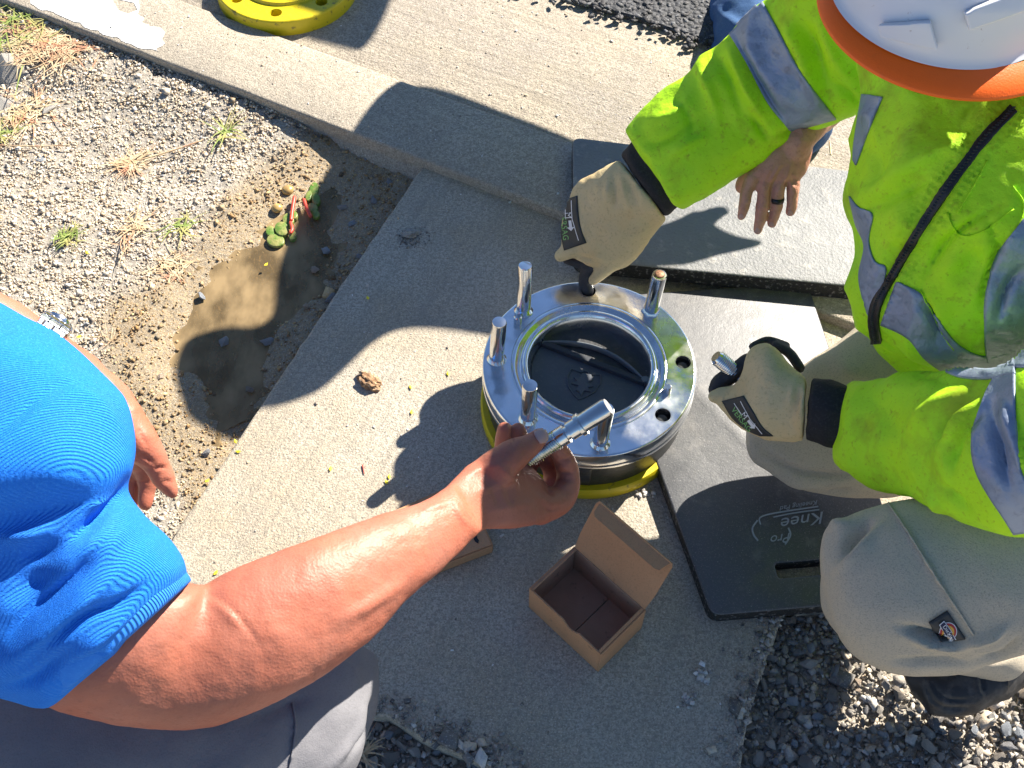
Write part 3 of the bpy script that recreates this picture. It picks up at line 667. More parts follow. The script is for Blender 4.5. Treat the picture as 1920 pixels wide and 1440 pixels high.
me = prism([shp([(x * .026, y * .026) for x, y in beast])], VZ - .0242, VZ - .0208, .0005, 1); link('emblem_figure', me, M_plate, valve, smooth=False)
# studs, collars, pins, bolts in sockets
def stud(idx, top_uv, rusty=False, r=.0112):
    a, rr = hs[idx]; b = vp(a, min(rr, VR - .019), VZ - .002); 
    t = G(top_uv[0], top_uv[1], VZ + .088)
    ax = nrm(t - b); h = np.linalg.norm(t - b); h = min(h, .098)
    V, f = lathe([(r * .8, -.01), (r * 1.0, .012), (r * 1.0, .014), (r, h - .003), (r * .9, h - .0006), (r * .45, h), (.0003, h)], 32, b, ax)
    me = recalc(mesh_from(V, f)); autosmooth(me, 35); s = link('stud', me, M_bolt, valve, smooth=False)
    V, f = lathe([(r * 1.3, -.004), (r * 1.34, .003), (r * 1.16, .006), (r * 1.02, .008)], 6 if rusty else 32, b, ax); me = recalc(mesh_from(V, f)); autosmooth(me, 35); link('collar', me, M_bolt, s, smooth=False)
    if rusty:
        V, f = lathe([(r * .7, h + .0001), (r * .6, h + .0012), (.0003, h + .0012)], 20, b, ax); link('rusty_tip', recalc(mesh_from(V, f)), M_rusty, s)
    return s
stud(0, (1237, 514), True); stud(3, (1137, 766)); stud(4, (994, 722)); stud(5, (936, 603)); stud(6, (985, 497))
for idx in (1, 2, 7):
    a, rr = hs[idx]; b = vp(a, min(rr, VR - .019), 0)
    V, f = lathe([(.0117, VZ - .03), (.0117, VZ - .020), (.0005, VZ - .020)], 24, b); link('socket_floor', recalc(mesh_from(V, f)), M_hole, valve)
    V, f = lathe([(.0075, VZ - .0195), (.0075, VZ - .011), (.0055, VZ - .010), (.0003, VZ - .010)], 20, b); me = recalc(mesh_from(V, f)); autosmooth(me, 35); link('socket_bolt', me, M_dark, valve, smooth=False)
for u, v in ((971, 604), (1250, 735)):
    g = G(u, v, VZ); V, f = lathe([(.0062, -.003), (.0062, .013), (.0045, .015), (.0003, .015)], 20, (g[0], g[1], VZ)); me = recalc(mesh_from(V, f)); autosmooth(me, 35); link('pin', me, M_bolt, valve, smooth=False)
# nameplate on the body
bv = bvh_of(body.data)
pl = drape('nameplate', bv, [(1082, 856), (1080, 906)], [(1112, 856), (1106, 908)], M_dark, valve, 8, 8, .0012, .0016)
for u, v in ((1092, 862),):
    h = hit(bv, u, v, .002)
    if h is not None: V, f = tube([(h, .0022), (h + np.array([0, -.002, 0]), .002)], 10, 2); link('rivet', mesh_from(V, f), M_bolt, pl)

# ------------------------------------------------------------------ yellow flange beyond the curb
fc = G(535, -45, Z_FAR + .035); FC = np.array([fc[0], fc[1], Z_FAR])
fl = thing('pipe_flange', 'yellow painted pipe flange with bolt holes standing on the gutter beyond the curb', 'flange', FC)
rr_ = 132 * np.dot(fc - CAM, F) / FPX
fh = [circ(FC[:2] + np.array([math.cos(a), math.sin(a)]) * rr_ * .8, rr_ * .085, 20) for a in [math.radians(x) for x in (-93, -45, 3, 51, 99, 147, 195, -141)]]
me = prism([circ(FC, rr_ - .004, 96), circ(FC, rr_ * .5, 48)] + fh, Z_FAR, Z_FAR + .034); link('flange_plate', me, M_yellow, fl, smooth=False)
V, f = lathe([(rr_ - .0042, Z_FAR + .034), (rr_ - .001, Z_FAR + .033), (rr_, Z_FAR + .030), (rr_, Z_FAR)], 96, (FC[0], FC[1], 0)); link('flange_rim', mesh_from(V, f[:-2]), M_yellow, fl)
V, f = lathe([(rr_ * .66, .034), (rr_ * .64, .040), (rr_ * .56, .042), (rr_ * .54, .038), (rr_ * .52, .0)], 64, FC); f = f[:-2]; me = recalc(mesh_from(V, f)); autosmooth(me, 40); link('raised_face', me, M_yellow, fl, smooth=False)
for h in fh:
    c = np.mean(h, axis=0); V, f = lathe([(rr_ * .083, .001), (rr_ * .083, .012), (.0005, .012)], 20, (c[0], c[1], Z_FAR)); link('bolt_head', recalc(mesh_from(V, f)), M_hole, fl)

# ------------------------------------------------------------------ kneeling mats
def mat_obj(name, label, corners, z0, z1, m, r, slot=None):
    xy = round_poly([G2(u, v, z1) for u, v in corners], r, 8)
    root = thing(name, label, 'kneeling mat', (np.mean([p[0] for p in xy]), np.mean([p[1] for p in xy]), z0))
    loops = [xy] + ([round_poly([G2(u, v, z1) for u, v in slot], .006, 5)] if slot else [])
    me = prism(loops, z0 + .002, z1, .0035, 3); autosmooth(me, 50)
    me.materials.append(m); me.materials.append(M_edge)
    for p in me.polygons: p.material_index = 1 if abs(p.normal.z) < .4 else 0
    o = link('foam_pad', me, None, root, smooth=False)
    return root, o
mat1, pad1 = mat_obj('kneeling_mat', 'flat kneeling mat with embossed lettering and hand slot beside the valve', [(1118, 556), (1514, 528), (1715, 1122), (1334, 1154)], 0, .026, M_mat, .016, [(1452, 1056), (1600, 1044), (1606, 1070), (1460, 1084)])
mat2, pad2 = mat_obj('kneeling_mat', 'worn cracked grey kneeling mat lying across the curb under the hanging bare hand', [(1073, 256), (1760, 340), (1800, 556), (1076, 486)], Z_CURB, Z_CURB + .036, M_mat2, .02)
# lettering on mat 1, upside down to the camera
bv = bvh_of(pad1.data)
ang = math.radians(-9.5); ux = np.array([-math.cos(ang), -math.sin(ang)]); uy = np.array([-.18, .98])
def mtext(s, c, size, nm='lettering', sq=1.0):
    me = text_mesh(s, 1.0); drape_mesh2d(me, bv, c, ux * size * sq, uy * size, .0012); o = link(nm, me, M_mattext, mat1, smooth=False)
    sld = o.modifiers.new('t', 'SOLIDIFY'); sld.thickness = .0016; return o
mtext('Knee', (1503, 976), 34, sq=1.15); mtext('Pro', (1462, 1010), 26); mtext('Kneeling Pad', (1497, 948), 13, sq=1.05)
def mline(pts, wpx):
    pts = catmull(pts, 6) if len(pts) > 2 else np.array(pts, float); t = np.gradient(pts, axis=0); nn = np.stack([-t[:, 1], t[:, 0]], -1); nn /= np.linalg.norm(nn, axis=1)[:, None]
    V, f = drape_grid(bv, pts + nn * wpx / 2, pts - nn * wpx / 2, 30, 3, .0012); o = link('embossed_line', mesh_from(V, f), M_mattext, mat1, smooth=False); sld = o.modifiers.new('t', 'SOLIDIFY'); sld.thickness = .0016
mline([(1534, 950), (1480, 958), (1440, 965), (1424, 972), (1426, 984)], 2.5); mline([(1536, 956), (1490, 962), (1450, 970)], 2.2); mline([(1420, 976), (1411, 990), (1413, 1003), (1421, 1014)], 3); mline([(1478, 990), (1482, 1004), (1472, 1021)], 3)

# ------------------------------------------------------------------ cardboard boxes
def quadplate(c4, th, m, parent, name):
    c4 = [np.array(c, float) for c in c4]; n = nrm(np.cross(c4[1] - c4[0], c4[3] - c4[0])) * th
    V = c4 + [c + n for c in c4]; me = mesh_from(V, [(0, 1, 2, 3), (7, 6, 5, 4), (0, 4, 5, 1), (1, 5, 6, 2), (2, 6, 7, 3), (3, 7, 4, 0)])
    recalc(me); o = link(name, me, m, parent, smooth=False); b = o.modifiers.new('b', 'BEVEL'); b.width = .0006; b.segments = 2; return o
def polyplate(pts, n, th, m, parent, name):
    k = len(pts); n = np.array(n) * th; V = [np.array(p) for p in pts] + [np.array(p) + n for p in pts]
    f = [tuple(range(k)), tuple(range(2 * k - 1, k - 1, -1))] + [(i, (i + 1) % k, k + (i + 1) % k, k + i) for i in range(k)]
    me = recalc(mesh_from(V, f)); o = link(name, me, m, parent, smooth=False); return o
BZ = .066
L_, B_, R_, T_ = [G(u, v, BZ) for u, v in ((990, 1107), (1127, 1222), (1207, 1146), (1083, 1024))]
cB = (L_ + B_ + R_ + T_) / 4
e1 = nrm((B_ - L_) + (R_ - T_)); e2 = nrm((T_ - L_) + (R_ - B_)); e2 = nrm(e2 - e1 * (e1 @ e2)); w1 = (np.linalg.norm(B_ - L_) + np.linalg.norm(R_ - T_)) / 2; w2 = (np.linalg.norm(T_ - L_) + np.linalg.norm(R_ - B_)) / 2
def bx(a, b, z): return cB + e1 * a * w1 / 2 + e2 * b * w2 / 2 + np.array([0, 0, z - BZ])
box = thing('cardboard_box', 'small open brown cardboard box with raised lid, empty, in front of the valve', 'box', (cB[0], cB[1], 0))
th = .0022; zup = np.array([0, 0, 1.0])
# front long side (L-B) with a thumb notch
pts = [bx(-1, -1, .001), bx(1, -1, .001), bx(1, -1, BZ), bx(.42, -1, BZ)]
for t in np.linspace(0, 1, 9): pts.append(bx(.42 - .5 * t, -1, BZ - .011 * math.sin(math.pi * min(1, t * 1.0))))
pts += [bx(-.12, -1, BZ), bx(-.15, -1, BZ - .002), bx(-1, -1, BZ - .001)]
polyplate(pts, e2, th, M_card, box, 'side_panel')
quadplate([bx(1, -1, .001), bx(1, 1, .001), bx(1, 1, BZ), bx(1, -1, BZ)], th, M_card, box, 'side_panel')
quadplate([bx(-1, -1, .001), bx(-1, 1, .001), bx(-1, 1, BZ), bx(-1, -1, BZ)], -th, M_card, box, 'side_panel')
quadplate([bx(-1, 1, .001), bx(1, 1, .001), bx(1, 1, BZ), bx(-1, 1, BZ)], th, M_cardin, box, 'side_panel')
# inner folded double walls
for s in (-1, 1): quadplate([bx(s * .945, -.9, .004), bx(s * .945, .9, .004), bx(s * .965, .93, BZ + .001), bx(s * .965, -.93, BZ + .001)], s * th * .9, M_cardin, box, 'inner_wall')
for s in (-1, 1): quadplate([bx(s * .99, -.97, BZ), bx(s * .99, .97, BZ), bx(s * .93, .95, BZ + .0015), bx(s * .93, -.95, BZ + .0015)], .001, M_card, box, 'folded_edge')
quadplate([bx(-.96, -.96, .003), bx(.08, -.96, .003), bx(.08, .96, .003), bx(-.96, .96, .003)], .002, M_cardin, box, 'bottom_flap')
quadplate([bx(.10, -.96, .003), bx(.96, -.96, .003), bx(.96, .96, .003), bx(.10, .96, .003)], .0035, M_cardin, box, 'bottom_flap')
la = math.radians(62); ld = e2 * math.cos(la) + zup * math.sin(la); ln = np.cross(e1, ld)
def lid(a, t): return bx(a, 1, BZ) + ld * t
LL = w2 * 1.02
polyplate([lid(-1, .001), lid(1, .001), lid(1.04, LL * .3), lid(1.04, LL * .93), lid(1.0, LL), lid(-1.0, LL), lid(-1.04, LL * .93), lid(-1.04, LL * .3)], nrm(ln), th, M_card, box, 'lid')
fd = nrm(-e2 * .80 - ld * .12 - zup * .05)
polyplate([lid(-.97, LL) - nrm(ln) * 0, lid(.97, LL), lid(.9, LL) + fd * .019, lid(.8, LL) + fd * .022, lid(-.84, LL) + fd * .022, lid(-.93, LL) + fd * .017], nrm(np.cross(e1, fd)), th * .7, M_card, box, 'lid_flap')
# second box, mostly under the forearm
q = [G(u, v, .022) for u, v in ((717, 970), (868, 902), (922, 1022), (802, 1068))]
b2 = thing('cardboard_box', 'brown cardboard box half hidden under the bare forearm', 'box', (*np.mean(q, axis=0)[:2], 0))
dn = np.array([0, 0, -.021])
quadplate([p for p in q], -.002, M_card, b2, 'lid')
for i in range(4): quadplate([q[i], q[(i + 1) % 4], q[(i + 1) % 4] + dn, q[i] + dn], .002, M_card, b2, 'side_panel')
cc = G(893, 1012, .0245); V = [cc + np.array([x, y, 0]) for x, y in ((-.005, .004), (0, .008), (.0015, .003), (.004, -.001), (.003, -.006), (-.0015, -.003))]
me = prism([[tuple(p[:2]) for p in V]], .0225, .0246); link('tuck_slot', me, M_hole, b2, smooth=False)

# ------------------------------------------------------------------ PERSON 1: hi-vis worker
worker = thing('person', 'kneeling worker in lime jacket with grey reflective bands, tan gloves and orange-brimmed white hard hat', 'person', (.62, .72, 0))
# right sleeve (upper) + torso + left sleeve in one jacket mesh
rs_st = [(1176, 243, 1280, 392, 1.62, .7), (1215, 196, 1345, 360, 1.60, .66), (1288, 143, 1430, 298, 1.58, .6), (1332, 88, 1490, 246, 1.56, .56), (1385, 40, 1562, 226, 1.53, .52), (1440, -2, 1628, 196, 1.49, .5), (1515, -70, 1700, 130, 1.44, .5), (1600, -160, 1800, 80, 1.41, .55)]
ls_st = [(1600, 712, 1572, 868, 1.43, .85), (1650, 706, 1626, 908, 1.39), (1740, 704, 1700, 936, 1.31), (1840, 690, 1800, 968, 1.24), (1930, 640, 1905, 998, 1.2), (2060, 480, 2090, 960, 1.2), (2140, 300, 2200, 700, 1.26)]
to_st = [(1560, -160, 2060, -120, 1.36, .6), (1600, 20, 2140, 40, 1.34, .65), (1628, 150, 2190, 200, 1.35, .78), (1605, 250, 2200, 330, 1.36, .8), (1588, 370, 2200, 470, 1.37, .8), (1600, 450, 2190, 560, 1.38, .76), (1606, 540, 2160, 640, 1.39, .72), (1618, 610, 2120, 700, 1.41, .65), (1655, 665, 2080, 740, 1.43, .6), (1700, 700, 2040, 760, 1.45, .5)]
jk = fuse([loft(rs_st, cap0=.05, cap1=.3), loft(ls_st, cap0=.25, cap1=.3), loft(to_st, cap0=.2, cap1=.1)], .0045, 5)
sculpt(jk, [
    # right sleeve folds
    ([(1300, 110), (1330, 170), (1350, 250)], 10, .010), ([(1330, 90), (1365, 150), (1400, 230)], 9, -.010), ([(1370, 60), (1420, 150), (1480, 235)], 8, -.012), ([(1352, 70), (1392, 150), (1440, 245)], 9, .010),
    ([(1215, 230), (1260, 215), (1300, 180)], 9, .008), ([(1205, 270), (1250, 262), (1310, 215)], 8, -.008), ([(1240, 300), (1290, 270), (1330, 250)], 9, .007), ([(1262, 180), (1290, 215), (1300, 260)], 7, -.007),
    ([(1490, 30), (1530, 110), (1560, 190)], 10, -.012), ([(1460, 30), (1500, 100), (1540, 200)], 10, .010), ([(1520, 20), (1560, 100), (1600, 160)], 12, .010), ([(1550, 150), (1590, 175), (1620, 200)], 6, -.008), ([(1440, 250), (1480, 240), (1540, 222)], 6, -.008), ([(1405, 205), (1425, 240), (1440, 262)], 7, -.012),
    # left sleeve folds
    ([(1720, 850), (1780, 790), (1850, 720)], 11, -.014), ([(1760, 860), (1800, 800), (1860, 740)], 10, .012), ([(1790, 900), (1800, 840), (1850, 760)], 9, -.012), ([(1690, 830), (1740, 770), (1820, 715)], 12, .010), ([(1750, 900), (1790, 930), (1830, 960)], 9, -.010), ([(1735, 900), (1750, 940), (1790, 965)], 8, .008), ([(1600, 760), (1640, 790), (1650, 860)], 16, .006),
    ([(1860, 760), (1880, 850), (1900, 930)], 9, -.010), ([(1880, 740), (1910, 840), (1930, 900)], 9, .010),
    # body folds: pocket, flap, overlap, lower hem
    ([(1590, 385), (1650, 350), (1760, 290), (1830, 250)], 14, .012), ([(1600, 400), (1680, 370), (1760, 320)], 10, -.008), ([(1720, 330), (1690, 420), (1650, 490)], 30, .010),
    ([(1725, 540), (1760, 470), (1830, 410), (1880, 380)], 6, -.010), ([(1727, 545), (1755, 610), (1790, 650)], 5, -.008), ([(1760, 560), (1780, 500), (1830, 440)], 22, .010), ([(1690, 470), (1660, 540), (1690, 560)], 14, -.009), ([(1840, 590), (1850, 520), (1890, 430)], 5, -.010), ([(1870, 600), (1890, 540), (1920, 500)], 7, -.012),
    ([(1640, 620), (1700, 680), (1790, 720)], 12, -.012), ([(1660, 590), (1740, 650), (1840, 680)], 18, .010), ([(1720, 560), (1750, 600), (1760, 640)], 6, -.007), ([(1850, 400), (1870, 460), (1885, 480)], 4, -.006), ([(1830, 420), (1850, 500), (1810, 590)], 14, .006), ([(1620, 250), (1650, 300), (1640, 380)], 20, -.008), ([(1740, 230), (1700, 300), (1690, 340)], 20, .008), ([(1800, 230), (1820, 200), (1840, 180)], 6, -.006),
], [(9, .010), (13, .0042, (1, 1, 1), 1), (22, .0045), (60, .0012)])
# puckered seam either side of the zip
co = co_of(jk); no = no_of(jk); uv_, _ = proj(co)
zipline = catmull([(1900, 205), (1850, 255), (1800, 320), (1755, 385), (1715, 445), (1680, 505), (1650, 560), (1640, 600), (1645, 640)], 8)
D = polydist(uv_, zipline); s_ = uv_ @ nrm(np.array([-.55, .83])); pk = np.exp(-((D - 24) / 10) ** 2) * .0022 * np.sin(s_ * 2 * math.pi / 13 + 2 * np.sin(s_ / 31))
face = (-(no * (co - CAM)).sum(1) > 0); co += no * (pk * face)[:, None]; jk.vertices.foreach_set('co', co.ravel()); jk.update()
jacket = link('jacket', jk, M_lime, worker); bj = bvh_of(jk)
# bands
drape('reflective_band', bj, [(1362, 55), (1400, 120), (1440, 195), (1482, 246)], [(1424, -8), (1462, 60), (1505, 140), (1568, 222)], M_grey, jacket, 60, 20, .001, .0025)
drape('reflective_band', bj, [(1868, 700), (1828, 790), (1830, 880), (1900, 1000)], [(1905, 600), (1905, 760), (1915, 880), (1975, 990)], M_grey, jacket, 60, 20, .001, .0025)
drape('reflective_band', bj, [(1618, 176), (1604, 260), (1601, 300)], [(1656, 182), (1632, 240), (1606, 310)], M_grey, jacket, 40, 12, .001, .0025)
drape('reflective_band', bj, [(1594, 368), (1606, 420), (1622, 462), (1612, 520), (1625, 580), (1640, 610)], [(1612, 392), (1637, 402), (1630, 450), (1642, 490), (1662, 500), (1654, 540)], M_grey, jacket, 50, 12, .001, .0025)
drape('reflective_band', bj, [(1652, 608), (1700, 632), (1735, 672), (1790, 706), (1850, 712), (1905, 702)], [(1682, 528), (1728, 552), (1760, 600), (1800, 648), (1850, 668), (1900, 655)], M_grey, jacket, 70, 18, .001, .0025)
drape('reflective_band', bj, [(1918, 410), (1870, 480), (1848, 560), (1846, 640), (1852, 690)], [(2000, 380), (1960, 460), (1940, 560), (1935, 640), (1925, 690)], M_grey, jacket, 50, 18, .001, .0025)
nn = np.gradient(zipline, axis=0); nn = np.stack([-nn[:, 1], nn[:, 0]], -1); nn /= np.linalg.norm(nn, axis=1)[:, None]
zz_ = drape('zip', bj, zipline + nn * 9, zipline - nn * 9, M_zip, jacket, 110, 6, .002, .005)
zd = []
zt = catmull(zipline, 3)
for k in range(0, len(zt) - 1, 2):
    h = hit(bj, zt[k][0], zt[k][1], .0052)
    if h is not None: zd.append(tube([(h - np.array([.0012, 0, 0]), .0009), (h + np.array([.0012, 0, 0]), .0009)], 6, 1))
V, f = join(zd); link('zip_teeth', mesh_from(V, f), M_dark, zz_, smooth=False, kind='stuff')
for A_, wd in [([(1852, 300), (1825, 350), (1795, 400)], 3), ([(1775, 400), (1800, 440), (1845, 432), (1900, 392)], 2), ([(1727, 545), (1757, 610), (1790, 655)], 2), ([(1900, 350), (1918, 380), (1915, 410)], 2)]:
    A2 = catmull(A_, 5); g_ = np.gradient(A2, axis=0); g_ = np.stack([-g_[:, 1], g_[:, 0]], -1); g_ /= np.linalg.norm(g_, axis=1)[:, None]
    drape('seam', bj, A2 + g_ * wd / 2, A2 - g_ * wd / 2, M_lime, jacket, 26, 3, .001, .003)
# gloves ---------------------------------------------------------------
g1 = fuse([loft([(1160, 300, 1248, 412, 1.66, .75), (1120, 322, 1232, 432, 1.68, .7), (1082, 342, 1214, 460, 1.70, .6), (1062, 382, 1192, 484, 1.715, .55), (1052, 428, 1164, 503, 1.73, .5), (1052, 458, 1130, 500, 1.735, .5)], cap0=.05, cap1=.35),
           limb([(1100, 450, 1.72, 22), (1072, 468, 1.73, 17), (1052, 478, 1.74, 13)]), limb([(1165, 455, 1.71, 26), (1145, 492, 1.73, 19), (1122, 516, 1.745, 13), (1112, 526, 1.75, 9)])], .0032, 5)
sculpt(g1, [([(1150, 330), (1155, 370), (1150, 400)], 5, -.004), ([(1163, 325), (1172, 370), (1180, 400)], 5, .003), ([(1140, 335), (1140, 360), (1135, 385)], 5, .003), ([(1175, 335), (1190, 370), (1200, 390)], 5, -.003), ([(1100, 400), (1090, 440), (1075, 455)], 8, .003), ([(1070, 480), (1100, 486), (1125, 500)], 5, -.004)], [(25, .003), (90, .001)])
glove1 = link('glove', g1, M_glove, worker); bg1 = bvh_of(g1)
k1 = fuse([limb([(1125, 490, 1.745, 15), (1104, 508, 1.755, 15), (1098, 530, 1.765, 14), (1102, 546, 1.768, 12)]), limb([(1062, 488, 1.755, 8), (1085, 492, 1.755, 11), (1115, 496, 1.755, 12)])], .0028, 4)
link('palm_coating', k1, M_nitrile, glove1)
V, f = loft([(1172, 262, 1262, 398, 1.64, .82), (1160, 292, 1252, 410, 1.66, .8)], cap0=.02, cap1=.02, sub=10)
cf = fuse([loft([(1190, 262, 1276, 385, 1.645, .72), (1171, 282, 1256, 402, 1.655, .8), (1166, 292, 1246, 404, 1.66, .82)], cap0=.02, cap1=.05, sub=10)], .0035, 2)
sculpt(cf, [], [(60, .002)]); link('cuff', cf, M_black, glove1)
g2 = fuse([loft([(1512, 706, 1505, 826, 1.47, .8), (1480, 680, 1470, 828, 1.49, .7), (1440, 642, 1420, 820, 1.51, .62), (1405, 655, 1378, 795, 1.53, .55), (1392, 700, 1348, 765, 1.54, .5), (1375, 722, 1340, 752, 1.545, .5)], cap0=.05, cap1=.4),
           limb([(1400, 740, 1.53, 22), (1360, 738, 1.54, 15), (1340, 744, 1.545, 12)])], .0032, 5)
sculpt(g2, [([(1500, 720), (1492, 760), (1480, 790)], 6, -.004), ([(1490, 715), (1482, 750), (1470, 770)], 5, .003), ([(1507, 735), (1500, 780), (1492, 800)], 4, .003), ([(1400, 660), (1385, 690), (1375, 720)], 8, .003), ([(1430, 650), (1450, 690), (1440, 740)], 25, .003)], [(25, .003), (90, .001)])
glove2 = link('glove', g2, M_glove, worker); bg2 = bvh_of(g2)
k2 = fuse([limb([(1402, 680, 1.55, 18), (1375, 700, 1.555, 17), (1350, 718, 1.56, 17), (1340, 730, 1.56, 13)]), limb([(1455, 648, 1.54, 9), (1480, 662, 1.53, 10), (1500, 690, 1.52, 10)]), limb([(1412, 650, 1.55, 9), (1440, 638, 1.55, 8), (1475, 648, 1.54, 8)])], .0028, 4)
link('palm_coating', k2, M_nitrile, glove2)
cf = fuse([loft([(1600, 726, 1600, 846, 1.44, .7), (1560, 712, 1552, 838, 1.45, .75), (1524, 710, 1512, 824, 1.465, .85)], cap0=.02, cap1=.05, sub=10)], .0035, 2)
sculpt(cf, [], [(60, .002)]); link('cuff', cf, M_black, glove2)
# black printed labels on the gloves with lettering and arrow
def glabel(bv_, A, B, par, org, dx, dy, a0):
    o = drape('printed_label', bv_, A, B, M_label, par, 20, 10, .0008, .0012)
    for s, c, sz, m in [('VERSAG', org[0], 15, M_green), ('M', org[1], 15, M_white)]:
        me = text_mesh(s, 1.0); drape_mesh2d(me, bv_, c, np.array(dx) * sz, np.array(dy) * sz, .0018); link('lettering', me, m, o, smooth=False)
    me = mesh_from([(-.5, -.15, 0), (.2, -.15, 0), (.2, -.4, 0), (.6, 0, 0), (.2, .4, 0), (.2, .15, 0), (-.5, .15, 0)], [tuple(range(7))]); drape_mesh2d(me, bv_, org[2], np.array(dx) * 18, np.array(dy) * 18, .0018); link('arrow', me, M_white, o, smooth=False)
    for pa, pb in a0:
        pa, pb = np.array(pa, float), np.array(pb, float); t = nrm(pb - pa); n_ = np.array([-t[1], t[0]]) * .7
        V, f = drape_grid(bv_, [tuple(pa + n_), tuple(pb + n_)], [tuple(pa - n_), tuple(pb - n_)], 12, 2, .0019); link('printed_line', mesh_from(V, f), M_white, o, smooth=False)
glabel(bg1, [(1062, 374), (1054, 410), (1053, 440), (1058, 470)], [(1083, 367), (1085, 400), (1090, 430), (1100, 455)], glove1, [(1059, 424), (1067, 404), (1071, 422)], (.12, .99), (.99, -.12), [((1073, 376), (1074, 410)), ((1074, 410), (1086, 450)), ((1062, 380), (1062, 410))])
glabel(bg2, [(1354, 752), (1375, 785), (1402, 806), (1426, 817)], [(1395, 742), (1415, 775), (1430, 800), (1450, 817)], glove2, [(1392, 786), (1397, 779), (1410, 794)], (.62, .78), (.78, -.62), [((1390, 752), (1408, 785)), ((1408, 785), (1430, 812)), ((1378, 756), (1392, 776))])
# trousers ------------------------------------------------------------
tr = fuse([loft([(1900, 480, 1900, 900, 1.55, .5), (1760, 540, 1765, 905, 1.57, .5), (1650, 585, 1660, 930, 1.59, .5), (1570, 632, 1575, 937, 1.60, .5), (1490, 690, 1500, 922, 1.61, .5), (1415, 770, 1430, 872, 1.62, .7)], cap0=.1, cap1=.5),
           loft([(1552, 1000, 1552, 1120, 1.36, .8), (1582, 972, 1584, 1212, 1.35, .8), (1668, 938, 1662, 1250, 1.33, .75), (1780, 925, 1780, 1262, 1.31, .7), (1920, 900, 1935, 1228, 1.28, .7), (2120, 840, 2140, 1180, 1.28, .7)], cap0=.28, cap1=.3),
           limb([(1660, 1110, 1.38, 120), (1760, 1180, 1.42, 85), (1860, 1215, 1.46, 62)])], .005, 6)
sculpt(tr, [
    ([(1560, 1060), (1590, 1010), (1640, 960)], 10, -.022), ([(1552, 1075), (1600, 1040), (1645, 985)], 9, .008), ([(1545, 1010), (1560, 990), (1600, 975)], 8, .010),
    ([(1680, 1170), (1740, 1190), (1800, 1208)], 7, -.014), ([(1690, 1190), (1760, 1212), (1830, 1222)], 8, .010), ([(1660, 1235), (1740, 1240), (1830, 1245)], 5, -.008), ([(1790, 1215), (1850, 1200), (1900, 1170)], 7, .010), ([(1830, 1240), (1880, 1230), (1920, 1190)], 6, -.010),
    ([(1420, 830), (1480, 880), (1560, 895), (1620, 880)], 6, -.010), ([(1410, 850), (1470, 905), (1560, 920)], 8, .006), ([(1540, 930), (1580, 925), (1600, 915)], 5, -.008), ([(1540, 660), (1600, 700), (1650, 700)], 20, .008),
    ([(1660, 940), (1710, 1010), (1760, 1090), (1822, 1185)], 3, .0022)], [(10, .007), (28, .0025)])
trousers = link('trousers', tr, M_pants, worker); bt = bvh_of(tr)
sm = catmull([(1666, 945), (1710, 1010), (1760, 1090), (1800, 1150), (1826, 1190)], 6); g_ = np.gradient(sm, axis=0); g_ = np.stack([-g_[:, 1], g_[:, 0]], -1); g_ /= np.linalg.norm(g_, axis=1)[:, None]
drape('seam', bt, sm + g_ * 1.6, sm - g_ * 1.6, M_pants, trousers, 50, 3, .0012, .0025)
pl = drape('brand_patch', bt, [(1741, 1166), (1764, 1204)], [(1776, 1144), (1811, 1197)], M_label, trousers, 10, 10, .002, .003)
pc = np.array([1777, 1180.]); e_ = nrm(np.array([.62, .78])); e2_ = np.array([e_[1], -e_[0]])
def disc2(r, n=28, sx=1, sy=1): return mesh_from([(r * sx * math.cos(2 * math.pi * i / n), r * sy * math.sin(2 * math.pi * i / n), 0) for i in range(n)] + [(0, 0, 0)], [(i, (i + 1) % n, n) for i in range(n)])
for r, m, o_ in ((17, M_white, .0042), (15.5, M_red, .0046), (11.5, M_gold, .005)):
    me = disc2(1); drape_mesh2d(me, bt, pc, e_ * r, e2_ * r, o_); link('emblem_disc', me, m, pl, smooth=False)
for hw, hh, m, o_ in ((21.5, 6.2, M_white, .0054), (20, 5, M_navy, .0058)):
    me = mesh_from([(-1, -1, 0), (1, -1, 0), (1, 1, 0), (-1, 1, 0), (0, -1, 0), (0, 1, 0)], [(0, 4, 5, 3), (4, 1, 2, 5)]); drape_mesh2d(me, bt, pc, e_ * hw, e2_ * hh, o_); link('emblem_bar', me, m, pl, smooth=False)
me = text_mesh('Dickies', 1.0); drape_mesh2d(me, bt, pc + np.array([1, 1]), e_ * 11.5, e2_ * 10, .0062); link('lettering', me, M_white, pl, smooth=False)
# boot
bt_m = fuse([loft([(1702, 1262, 1722, 1310, 1.465, .8), (1740, 1245, 1752, 1338, 1.455, .75), (1800, 1235, 1815, 1340, 1.45, .7), (1870, 1215, 1890, 1310, 1.46, .7), (1915, 1195, 1935, 1275, 1.47, .8)], cap0=.45, cap1=.3)], .004, 4)
sculpt(bt_m, [([(1735, 1270), (1775, 1310), (1825, 1312)], 2.5, -.003), ([(1722, 1262), (1760, 1322), (1830, 1326)], 2.5, -.003), ([(1700, 1300), (1750, 1336), (1830, 1335)], 3, .003), ([(1830, 1250), (1832, 1290), (1845, 1318)], 3, .004), ([(1842, 1250), (1844, 1290), (1856, 1312)], 2, -.003), ([(1880, 1250), (1884, 1270), (1888, 1300)], 3, .004)], [(40, .002)])
link('boot', bt_m, M_boot, worker)
